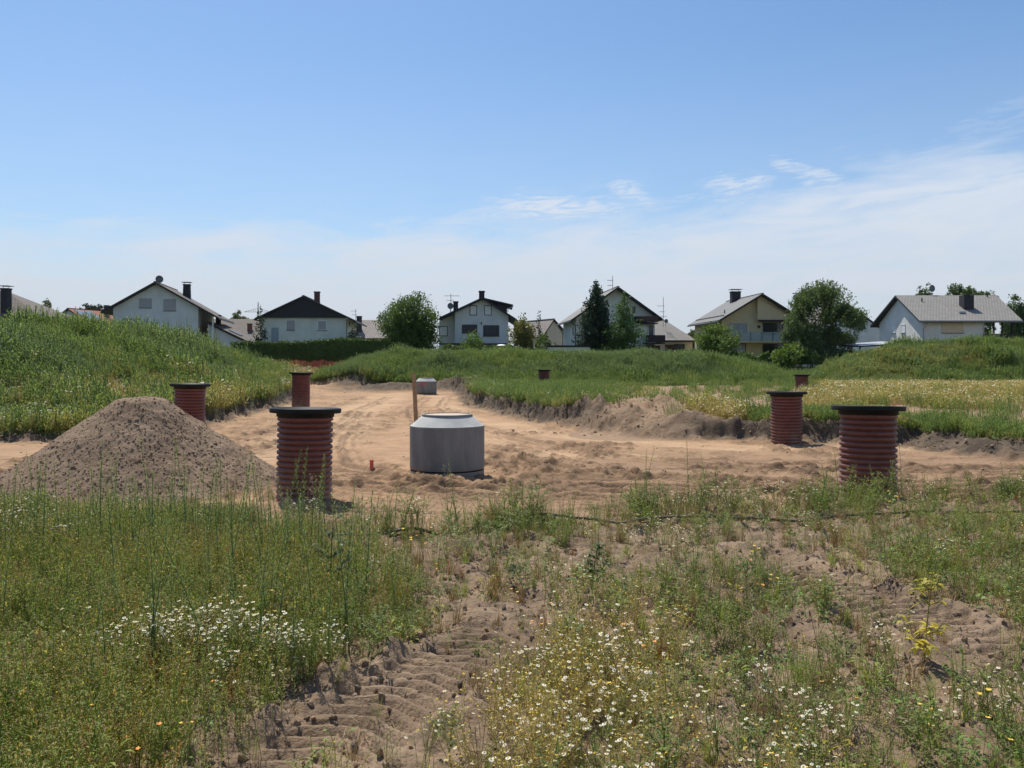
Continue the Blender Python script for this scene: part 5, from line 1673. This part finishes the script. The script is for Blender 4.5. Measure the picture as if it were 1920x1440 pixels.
        for i in range(n2 + 1):
            th = math.pi * i / n2
            for j in range(n1):
                ph = 2 * math.pi * j / n1 + i * .5
                r_ = U(.75, 1.2)
                vs.append((r_ * math.sin(th) * math.cos(ph), r_ * math.sin(th) * math.sin(ph) * .8, r_ * math.cos(th) * .5))
        for i in range(n2):
            for j in range(n1):
                fs.append((i * n1 + j, i * n1 + (j + 1) % n1, (i + 1) * n1 + (j + 1) % n1, (i + 1) * n1 + j))
        m.add(vs, fs, 'clod_dark' if kind == 'darkclod' else 'clod_sand' if kind == 'sandclod' else 'clod_soil' if seed % 2 else 'clod_sand')
    return m
plain('clod_soil', (.22, .16, .112), .95, .25, 3, .01)
plain('clod_dark', (.155, .115, .082), .95, .3, 3, .01)
plain('clod_sand', (.38, .255, .155), .95, .25, 3, .01)
COL = {}
def protos(kinds, nvar):
    """a collection of prototypes, never linked to the scene itself"""
    key = (tuple(kinds), nvar)
    if key in COL:
        return COL[key]
    col = bpy.data.collections.new('plants')
    ii_ = 0
    for k_ in kinds:
        for v_ in range(nvar):
            me = PM.get((k_, v_))
            if me is None:
                me = proto(k_, 100 + v_ * 7 + sum(map(ord, k_))).mesh(k_)
                PM[(k_, v_)] = me
            o = bpy.data.objects.new('p%03d_%s' % (ii_, k_), me); ii_ += 1
            col.objects.link(o)
    COL[key] = col
    return col
PM = {}
def scatter(name, label, cat, x, y, kinds, nvar, smin, smax, kprob=None, tilt=.15, sink=0.0, kidx=None, drift=False):
    n = len(x)
    z = terrain(x, y) - sink
    me = bpy.data.meshes.new(name)
    me.vertices.add(n)
    me.vertices.foreach_set('co', np.stack([x, y, z], 1).astype(np.float32).ravel())
    if kidx is None:
        kidx = RNG.choice(len(kinds), n, p=kprob) if kprob is not None else RNG.integers(0, len(kinds), n)
    idx = kidx * nvar + RNG.integers(0, nvar, n)
    a = me.attributes.new('pick', 'INT', 'POINT'); a.data.foreach_set('value', idx.astype(np.int32))
    rot = np.stack([RNG.normal(size=n) * tilt, RNG.normal(size=n) * tilt, RNG.random(n) * 6.283], 1)
    a = me.attributes.new('rot', 'FLOAT_VECTOR', 'POINT'); a.data.foreach_set('vector', rot.astype(np.float32).ravel())
    sc_ = smin + (smax - smin) * RNG.random(n)
    if drift:
        sc_ = sc_ * (1 + float(drift) * (1.5 * vn(x, y, .55, 77) * vn(x, y, 1.7, 78) - .28))
    a = me.attributes.new('scl', 'FLOAT', 'POINT'); a.data.foreach_set('value', sc_.astype(np.float32))
    o = link(bpy.data.objects.new(name, me))
    g = bpy.data.node_groups.new('scatter', 'GeometryNodeTree')
    g.interface.new_socket('Geometry', in_out='INPUT', socket_type='NodeSocketGeometry')
    g.interface.new_socket('Geometry', in_out='OUTPUT', socket_type='NodeSocketGeometry')
    gi = g.nodes.new('NodeGroupInput'); go = g.nodes.new('NodeGroupOutput')
    ci = g.nodes.new('GeometryNodeCollectionInfo'); ci.inputs[0].default_value = protos(kinds, nvar)
    ci.inputs['Separate Children'].default_value = True; ci.inputs['Reset Children'].default_value = True
    iop = g.nodes.new('GeometryNodeInstanceOnPoints')
    iop.inputs['Pick Instance'].default_value = True
    def na(nm, ty):
        q = g.nodes.new('GeometryNodeInputNamedAttribute'); q.data_type = ty; q.inputs[0].default_value = nm
        return next(s_ for s_ in q.outputs if s_.enabled and s_.name == 'Attribute')
    L_ = g.links.new
    L_(gi.outputs[0], iop.inputs['Points']); L_(ci.outputs[0], iop.inputs['Instance'])
    L_(na('pick', 'INT'), iop.inputs['Instance Index']); L_(na('rot', 'FLOAT_VECTOR'), iop.inputs['Rotation']); L_(na('scl', 'FLOAT'), iop.inputs['Scale'])
    L_(iop.outputs[0], go.inputs[0])
    md = o.modifiers.new('scatter', 'NODES'); md.node_group = g
    tag(o, label, cat, kind='stuff')
    return o
def sample(n, x0, x1, y0, y1, dens):
    x = RNG.uniform(x0, x1, n); y = RNG.uniform(y0, y1, n)
    # thin out what no view from near here could show: keep a generous wedge
    k_ = (np.abs(x) < .75 * y + 1.5) & (RNG.random(n) < dens(x, y))
    return x[k_], y[k_]
def road_sd(x, y):
    wx = x + fbm(x, y, .9, 3, 5) * .45; wy = y + fbm(x, y, .9, 3, 9) * .45
    return poly_sd(wx, wy, ROAD)
def on_track(x, y):
    r_ = np.zeros_like(x)
    for P, wd in ((TRACK_A, .30), (TRACK_B, .27)):
        d, a, s_ = line_sd(x, y, P)
        r_ = np.maximum(r_, 1 - sstep(wd * .95, wd + .22, d))
    return r_
def edge_left(y):       # right border of the dense left meadow
    return np.interp(y, [2.5, 3.6, 4.2, 5.2, 5.8, 7.2, 8.6, 9.5], [-1.5, -1.2, -1.15, -.95, -.85, -1.15, -2.4, -3.4])
def left_meadow(x, y):
    e = edge_left(y) + fbm(x, y, 1.2, 2, 301) * .28
    return 1 - sstep(-.75, .40, x - e)
def notroad(x, y, m_=.1):
    return sstep(m_ - .25, m_ + .15, road_sd(x, y))

# meadow on the left
bare = lambda x, y: sstep(.28, .5, fbm(x, y, .9, 3, 311))
# bare hollow low at the left
hollow = lambda x, y: 1.3 * np.exp(-(((x + 2.9) / 1.2) ** 2 + ((y - 4.9) / .30) ** 2)) + np.exp(-(((x + 1.25) / .35) ** 2 + ((y - 6.1) / .4) ** 2)) * .7
whites = lambda x, y: np.clip(np.exp(-(((x + 1.75) / .42) ** 2 + ((y - 4.7) / .26) ** 2)) + .8 * np.exp(-(((x + 4.4) / .5) ** 2 + ((y - 8.0) / .4) ** 2)) + .5 * np.exp(-(((x + 1.2) / .25) ** 2 + ((y - 4.5) / .2) ** 2)), 0, 1)
dl = lambda x, y: left_meadow(x, y) * notroad(x, y) * np.clip(1 - .55 * bare(x, y) - .9 * hollow(x, y) - .45 * whites(x, y), 0, 1)
x, y = sample(15000, -9, 0, 2.3, 11.6, dl)
kk = fbm(x, y, .55, 3, 321) + RNG.normal(size=len(x)) * .22 + np.interp(y, [3, 6, 9, 11], [-.12, .0, .22, .5]) - np.exp(-(((x + 1.4) / .6) ** 2 + ((y - 5) / 1.2) ** 2)) * .5
scatter('meadow_grass', 'dense yellow green meadow covering the ground at the lower left', 'meadow', x, y, ['flax', 'greenclump', 'straw_tuft'], 5, .5, 1.1, kidx=np.where(RNG.random(len(x)) < .07, 2, (kk > .02).astype(int)))
x, y = sample(2600, -9, 0, 2.4, 11.4, lambda x, y: left_meadow(x, y) * notroad(x, y) * sstep(-.35, .3, fbm(x, y, .8, 2, 331)) * .9)
scatter('tall_weeds', 'thin tall upright weed stems rising over the meadow at the lower left', 'weeds', x, y, ['horseweed'], 6, .65, 1.35, tilt=.09)

# edge of the field along the road: bushy green weeds
def edge_band(x, y):
    s_ = road_sd(x, y)
    b = np.exp(-((s_ - .30) / .30) ** 2)
    gap = np.clip(np.exp(-((x + 2.6) / .75) ** 2) * .9 + np.exp(-((x - .75) / .55) ** 2) * .95, 0, 1)
    return b * (1 - gap) * (y < 14)
x, y = sample(6000, -10, 12, 8.2, 13, edge_band)
scatter('edge_weeds', 'bushy green weeds along the near edge of the dug road', 'weeds', x, y, ['goosefoot', 'greenclump', 'horseweed', 'chamomile', 'drystalk'], 4, .7, 1.15, kprob=[.28, .34, .12, .18, .08], tilt=.12)

# chamomile
def cham(x, y):
    core = np.exp(-(((x - .40 - (y - 4.2) * .12) / .33) ** 2 + ((y - 4.3) / 1.15) ** 2)) * 1.0
    low = np.exp(-(((x - .5) / .6) ** 2 + ((y - 3.2) / .7) ** 2)) * .2
    return np.clip(core + low, 0, 1) * (1 - on_track(x, y) * .95)
x, y = sample(2000, -1.5, 3.5, 2.2, 7, cham)
scatter('golden_chamomile', 'dense patch of golden and white chamomile in the lower middle', 'flowers', x, y, ['chamomile_gold', 'chamomile'], 5, .7, 1.1, kprob=[.88, .12])
def cham2(x, y):
    p_ = sstep(.0, .5, fbm(x, y, .75, 3, 341))
    right = (1 - left_meadow(x, y)) * p_ * np.interp(y, [3, 5, 8, 10], [.2, .7, .7, .25]) * np.interp(x, [-1, 0, 2.5, 4, 6], [.5, 1, .9, .4, .25])
    lp = .15 * left_meadow(x, y) * sstep(.2, .5, fbm(x, y, 1.1, 2, 343))
    spots = np.exp(-(((x - 1.35) / .35) ** 2 + ((y - 3.75) / .3) ** 2)) + np.exp(-(((x - 2.2) / .45) ** 2 + ((y - 3.9) / .2) ** 2))
    return np.clip(right + lp + spots, 0, 1) * (1 - on_track(x, y) * .9) * notroad(x, y)
x, y = sample(3400, -7, 8, 2.3, 11.5, cham2)
scatter('chamomile', 'white chamomile scattered over the rough field', 'flowers', x, y, ['chamomile'], 5, .5, .9)
x, y = sample(9000, -7, 0, 4, 10, lambda x, y: whites(x, y) * .5)
scatter('white_chamomile', 'white chamomile heads in drifts rising out of the left meadow', 'flowers', x, y, ['chamomile'], 5, .7, 1.15)
# mixed low weeds over the rough ground on the right
def mix_r(x, y):
    p_ = sstep(-.25, .3, fbm(x, y, .8, 3, 351)) * .75 + .25
    return (1 - .6 * left_meadow(x, y)) * p_ * (1 - .9 * on_track(x, y)) * notroad(x, y) * np.interp(y, [2, 5, 9, 11], [.75, .8, 1, 1])
x, y = sample(16500, -3, 10, 2.2, 12.5, mix_r)
scatter('rough_weeds', 'patchy low green weeds over the bare churned soil at the right', 'weeds', x, y, ['greenclump', 'broad', 'tuft', 'goosefoot', 'straw_tuft', 'drystalk', 'flax'], 4, .35, .85,
        kprob=[.27, .24, .13, .14, .07, .05, .10])
x, y = sample(5000, -9, 10, 2.2, 12.5, lambda x, y: notroad(x, y, 0) * .8 * (1 - .7 * on_track(x, y)))
scatter('dry_litter', 'dry stalks and straw lying on the churned soil', 'straw', x, y, ['litter', 'straw_tuft'], 4, .5, 1.1, kprob=[.6, .4])
x, y = sample(520, -7, 7, 2.5, 10, lambda x, y: notroad(x, y) * np.where(x < -.9, .55, .22))
scatter('yellow_flowers', 'single yellow and orange blossoms dotted through the meadow', 'flowers', x, y, ['orangebits'], 4, .8, 1.3)

# clods
x, y = sample(24000, -9, 10, 2.2, 12.5, lambda x, y: (1 - .75 * left_meadow(x, y)) * sstep(-.1, .4, fbm(x, y, .9, 3, 361)) * (1 - .6 * on_track(x, y)))
scatter('soil_clods', 'broken clods of soil lying over the rough field', 'soil clods', x, y, ['clod'], 6, .005, .028, tilt=1.5)
x, y = sample(9000, -3, 5, 2.2, 8, lambda x, y: np.clip(on_track(x, y) * .5 + .4 * np.exp(-((x + .95 - (y - 4) * .25) / .3) ** 2), 0, 1))
scatter('track_clods', 'crumbled soil along the tractor tread marks', 'soil clods', x, y, ['clod'], 6, .004, .03, tilt=1.5)
x, y = sample(26000, -14, 16, 9, 60, lambda x, y: (road_sd(x, y) < .1) * (sstep(.05, .5, fbm(x, y, .45, 3, 73)) * .6 + .05 + np.exp(-(road_sd(x, y) / .5) ** 2) * (y > 14) * .8) * np.interp(y, [10, 20, 60], [1, .8, .3]))
scatter('sand_clods', 'crumbs and clods strewn over the sandy road', 'soil clods', x, y, ['sandclod'], 6, .006, .034, tilt=.5)

x, y = sample(60000, -15, 17, 14, 62, lambda x, y: np.exp(-((road_sd(x, y) + .05) / .28) ** 2) * (y > 15.5) * (.35 + .65 * sstep(-.1, .3, fbm(x, y, .6, 2, 365))))
scatter('bank_clods', 'dark clods and roots crumbling from the cut banks of the road', 'soil clods', x, y, ['darkclod', 'sandclod'], 6, .012, .05, kprob=[.65, .35], tilt=.8)
x, y = sample(9000, -15, 9, 20, 66, lambda x, y: np.clip(np.exp(-(((x + 8.2) / 3.2) ** 2 + ((y - 59) / 1.3) ** 2)) + np.exp(-(((x - 4) / 2.2) ** 2 + ((y - 24.2) / 1.3) ** 2)), 0, 1))
scatter('loose_clods', 'clods lying on the loose soil between the road and the raised ground', 'soil clods', x, y, ['darkclod', 'sandclod', 'sandclod'], 6, .015, .07, tilt=.6)

# far vegetation
def tough(x, y, k_=0): return fbm(x, y, .3, 3, 371 + k_)
ml = lambda x, y: ((RS_(x, y) > .55) * (x < -9.8 - np.clip((y - 45) * .12, 0, 9)) * (1 - .75 * sstep(.25, .45, tough(x, y)) * (1 - sstep(1.6, 2.6, mound_l(x, y)))))
def RS_(x, y): return sstep(-.1, .35, road_sd(x, y))
x, y = sample(26000, -48, -9, 20, 82, lambda x, y: ml(x, y) * np.interp(y, [20, 35, 80], [1, .8, .55]))
kidx = np.where(mound_l(x, y) < .7 + fbm(x, y, .4, 2, 5) * .5, np.where(RNG.random(len(x)) < .6, 2, 0), np.where(fbm(x, y, .2, 3, 381) > .12, 1, 0))
kidx = np.where((fbm(x, y, .35, 2, 383) > .3) & (mound_l(x, y) > 1) & (RNG.random(len(x)) < .6), 3, kidx)
tan_ = np.exp(-(((x + 14.0) / 2.2) ** 2 + ((y - 30) / 4.5) ** 2)) + .5 * (x > -15) * (y > 26)
keep_ = RNG.random(len(x)) > tan_ * .35
kidx = np.where(RNG.random(len(x)) < tan_ * .55, 4, kidx)
x, y, kidx = x[keep_], y[keep_], kidx[keep_]
scatter('mound_grass', 'tall green grass and weeds covering the left earth mound', 'grass', x, y, ['mound', 'moundblue', 'olive', 'bright', 'goldclump'], 5, .4, 1.12, kidx=kidx, tilt=.10, drift=True)
x, y = sample(700, -14, -9, 20, 50, lambda x, y: (RS_(x, y) > .6) * np.exp(-((x + 11.3) / 1.1) ** 2) * sstep(-.1, .3, fbm(x, y, .3, 2, 391)))
x = np.append(x, RNG.normal(-13.2, .5, 24)); y = np.append(y, RNG.normal(23.2, .8, 24))
scatter('bank_flowers', 'pale flowering weeds on the bank below the left mound', 'flowers', x, y, ['whiteclump', 'goldclump'], 4, .6, 1.0, kprob=[.7, .3])
mc = lambda x, y: ((mound_c(x, y) > .04) | ((y > 60) & (y < 64) & (x > -3))) * (RS_(x, y) > .6) * (1 - np.exp(-((x - 20.9) / .7) ** 2))
x, y = sample(13000, -17, 23, 60, 77, mc)
kidx = np.where(mound_c(x, y) < .35, np.where(RNG.random(len(x)) < .55, 3, 0), np.where(fbm(x, y, .12, 2, 401) > -.35, 1, 0))
kidx = np.where(RNG.random(len(x)) < .05, 2, kidx)
scatter('mound_grass', 'even green grass covering the long low mound in the middle', 'grass', x, y, ['mound', 'moundblue', 'olive', 'bright'], 5, .45, 1.2, kidx=kidx, tilt=.06, drift=.45)
mr = lambda x, y: (mound_r(x, y) > .04) * (1 - np.exp(-((x - 20.6) / .7) ** 2))
x, y = sample(15000, 20.5, 55, 54, 70, mr)
kidx = np.where(fbm(x, y, .2, 3, 411) > .05, 2, 0); kidx = np.where(RNG.random(len(x)) < .2, 1, kidx)
scatter('mound_grass', 'darker green weeds covering the right earth mound', 'grass', x, y, ['mound', 'moundblue', 'olive'], 5, .5, .95, kidx=kidx, tilt=.1, drift=True)
# gardens between the mounds and the houses
x, y = sample(6000, -45, 50, 76, 84, lambda x, y: .7 + 0 * x)
scatter('garden_grass', 'rough grass on the strip between the mounds and the gardens', 'grass', x, y, ['mound', 'olive'], 5, .3, .55)
# golden weeds on the right
def gold(x, y):
    u = 960 + x / y * F
    g_ = (u > 1545) * sstep(40, 43, y) * (1 - sstep(53, 56, y))
    g2 = np.exp(-(((x - 5.75) / .75) ** 4 + ((y - 23.6) / 1.7) ** 4)) * 1.5
    g3 = (u > 1500) * sstep(27, 31, y) * (1 - sstep(40, 43, y)) * sstep(-.1, .35, fbm(x, y, .3, 3, 421)) * .30
    return np.clip(g_ + g2 + g3, 0, 1) * (RS_(x, y) > .6)
x, y = sample(16000, 3, 42, 22.3, 57, gold)
scatter('golden_weeds', 'golden dry flowering weeds in a strip before the right mound', 'weeds', x, y, ['goldclump', 'olive'], 5, .6, 1.15, kprob=[.85, .15])
# green strip on the right field edge
def strip(x, y):
    s_ = road_sd(x, y)
    a = (x > 6.2) * (y < 32) * np.exp(-((s_ - 1.15) / .95) ** 2) * np.interp(x, [6, 12, 14, 16], [1, 1, .5, 0.1])
    return a * (RS_(x, y) > .6) * (y > 16.8)
x, y = sample(7000, 6, 17, 16.5, 30, strip)
scatter('field_grass', 'fresh green grass strip above the cut bank at the right', 'grass', x, y, ['mound', 'bright', 'olive'], 5, .35, .6, kprob=[.6, .15, .25])
# island between the two roads
def isl(x, y):
    u = 960 + x / y * F
    a = (x > -3) * (y > 26) * (y < 60) * (1 - sstep(1090, 1150, u + fbm(x, y, .4, 2, 7) * 60))
    b = (y > 58.5) * (u < 1500) * .8
    c_ = 0 * x
    d_ = (x > 0) * (y < 58) * .05
    return np.clip(a + b + c_ + d_, 0, 1) * (RS_(x, y) > .55)
x, y = sample(13000, -4, 22, 22, 62, isl)
kidx = RNG.choice(4, len(x), p=[.45, .17, .2, .18]); kidx = np.where((y > 46) & (x < 0) & (RNG.random(len(x)) < .5), 3, kidx)
scatter('island_weeds', 'green and white flowering weeds on the raised ground between the sandy tracks', 'weeds', x, y, ['mound', 'olive', 'bright', 'whiteclump'], 5, .4, .75, kidx=kidx)
# sparse tufts on bare ground at the right
x, y = sample(2600, 4, 34, 16.5, 48, lambda x, y: (RS_(x, y) > .6) * .5 * sstep(0, .4, fbm(x, y, .5, 2, 431)))
scatter('sparse_tufts', 'sparse dry tufts on the brown ground at the right', 'grass', x, y, ['straw_tuft', 'olive', 'tuft'], 4, .5, 1.0, kprob=[.5, .2, .3])
# tan dead weeds by the far left gap
x = RNG.normal(-18.6, 1.8, 130); y = RNG.normal(72.5, 1.5, 130)
scatter('dead_weeds', 'tall tan seed heads beyond the far left end of the road', 'weeds', x, y, ['goldclump', 'drystalk'], 4, 1.4, 2.2, kprob=[.6, .4])

# ------------------------------------------------------------------ single plants one can point at
def weed(name, label, x, y, h, seed, kind, cat='weed', lean=.05):
    rd_ = random.Random(seed); U = rd_.uniform
    z0 = hz(x, y) - .02
    t = thing(name, label, cat, (x, y, z0), 0)
    st, lf = MB(), MB()
    c_ = [Vector((lean * (i / 6) ** 1.5, 0, h * i / 6)) for i in range(7)]
    sm, lm = {'pale': ('straw', 'leaf_greyblue'), 'twig': ('twig', 'leaf_straw'), 'dark': ('leaf_dark', 'leaf_dark'), 'yellowing': ('leaf_green', 'leaf_broad'), 'green': ('leaf_green', 'leaf_green')}[kind]
    st.tube(c_, [.006 * (1 - .12 * i) for i in range(7)], sm, 5)
    nb = {'pale': 12, 'twig': 14, 'dark': 14, 'yellowing': 12, 'green': 12}[kind]
    for i in range(nb):
        f = U(.25, .92) if kind != 'pale' else .3 + .6 * i / nb
        q = c_[int(f * 6)]; a = i * 2.4 + U(-.3, .3); L_ = h * U(.16, .34) * (1.1 - f * .7)
        mid = q + Vector((math.cos(a) * L_ * .6, math.sin(a) * L_ * .6, L_ * .35)); e = q + Vector((math.cos(a) * L_, math.sin(a) * L_, L_ * U(.7, 1.2)))
        st.tube([q, mid, e], [.0028, .002, .0012], sm, 4)
        n_ = {'pale': 9, 'twig': 8, 'dark': 13, 'yellowing': 9, 'green': 12}[kind]
        for k_ in range(n_):
            g_ = U(.2, 1.05); p_ = (q.lerp(mid, g_ * 2) if g_ < .5 else mid.lerp(e, g_ * 2 - 1)); aa = U(0, 6.3)
            if kind == 'pale':
                lf.leaf(p_, (math.cos(aa), math.sin(aa), U(.0, 1)), U(.012, .03), U(.004, .010), 'leaf_greyblue' if U(0, 1) < .6 else 'leaf_straw', .2)
            elif kind == 'twig':
                lf.leaf(p_, (math.cos(aa), math.sin(aa), U(-.2, 1)), U(.012, .035), U(.005, .011), lm, .3)
            elif kind == 'yellowing':
                lf.leaf(p_, (math.cos(aa), math.sin(aa), U(-.4, .6)), U(.05, .09), U(.018, .03), 'leaf_yellow' if f < .42 and U(0, 1) < .35 else lm, .3)
            else:
                lf.leaf(p_, (math.cos(aa), math.sin(aa), U(-.3, .8)), U(.03, .065), U(.012, .024), lm, .3)
    for k_ in range(26):
        aa = U(0, 6.3); lf.leaf(c_[6] + Vector((U(-.02, .02), U(-.02, .02), U(-.12, .02) * h)), (math.cos(aa), math.sin(aa), U(.2, 1.2)), U(.012, .03), U(.005, .01), lm, .2)
    st.build('stem', t); lf.build('leaves', t)
    return t
weed('pale_weed', 'tall pale seeding weed in front of the near concrete ring', at(842, 9.7), 9.7, .78, 1, 'pale', lean=-.06)
weed('dry_twig', 'brown dry branching weed in front of the shaft beside the soil heap', at(590, 9.9), 9.9, .62, 2, 'twig', lean=-.03)
weed('dry_twig', 'smaller dry weed leaning at the left foot of the shaft beside the soil heap', at(545, 10.1), 10.1, .40, 12, 'twig', lean=-.12)
weed('leafy_weed', 'tall dark leafy weed at the right border of the left meadow', at(618, 6.0), 6.0, .72, 3, 'dark', lean=.03)
weed('yellowing_weed', 'leafy weed with bright yellow lower leaves on the churned soil at the right', at(1733, 4.75), 4.75, .50, 4, 'yellowing')
weed('leafy_weed', 'green weed with open crown in front of the right shaft', at(1640, 10.9), 10.9, .46, 5, 'green')
weed('leafy_weed', 'slender green weed at the left edge of the right shaft', at(1592, 10.8), 10.8, .50, 6, 'green')
weed('leafy_weed', 'dark weed standing right of the dry litter near the lower middle', at(1110, 6.5), 6.5, .36, 7, 'dark')
weed('tall_stalk', 'thin brown stalk standing right of the right shaft', at(1692, 10.9), 10.9, .85, 8, 'twig', lean=-.04)
weed('leafy_weed', 'bushy green weed at the road edge below the concrete ring', at(840, 9.0), 9.0, .5, 9, 'green')

def haze():
    m = bpy.data.materials.new('haze')
    m.use_nodes = True
    t = m.node_tree; t.nodes.clear()
    out = N(t, 'ShaderNodeOutputMaterial')
    v = N(t, 'ShaderNodeVolumePrincipled')
    v.inputs['Color'].default_value = (.86, .92, 1.0, 1)
    v.inputs['Density'].default_value = 4.5e-5
    t.links.new(v.outputs[0], out.inputs['Volume'])
    MATS['haze'] = m
    b = MB(); b.box(-6200, 6200, -100, 12400, -3.5, 330, 'haze')
    o = b.build('haze')
    tag(o, 'thin summer haze over the fields', 'haze', kind='stuff')
haze()
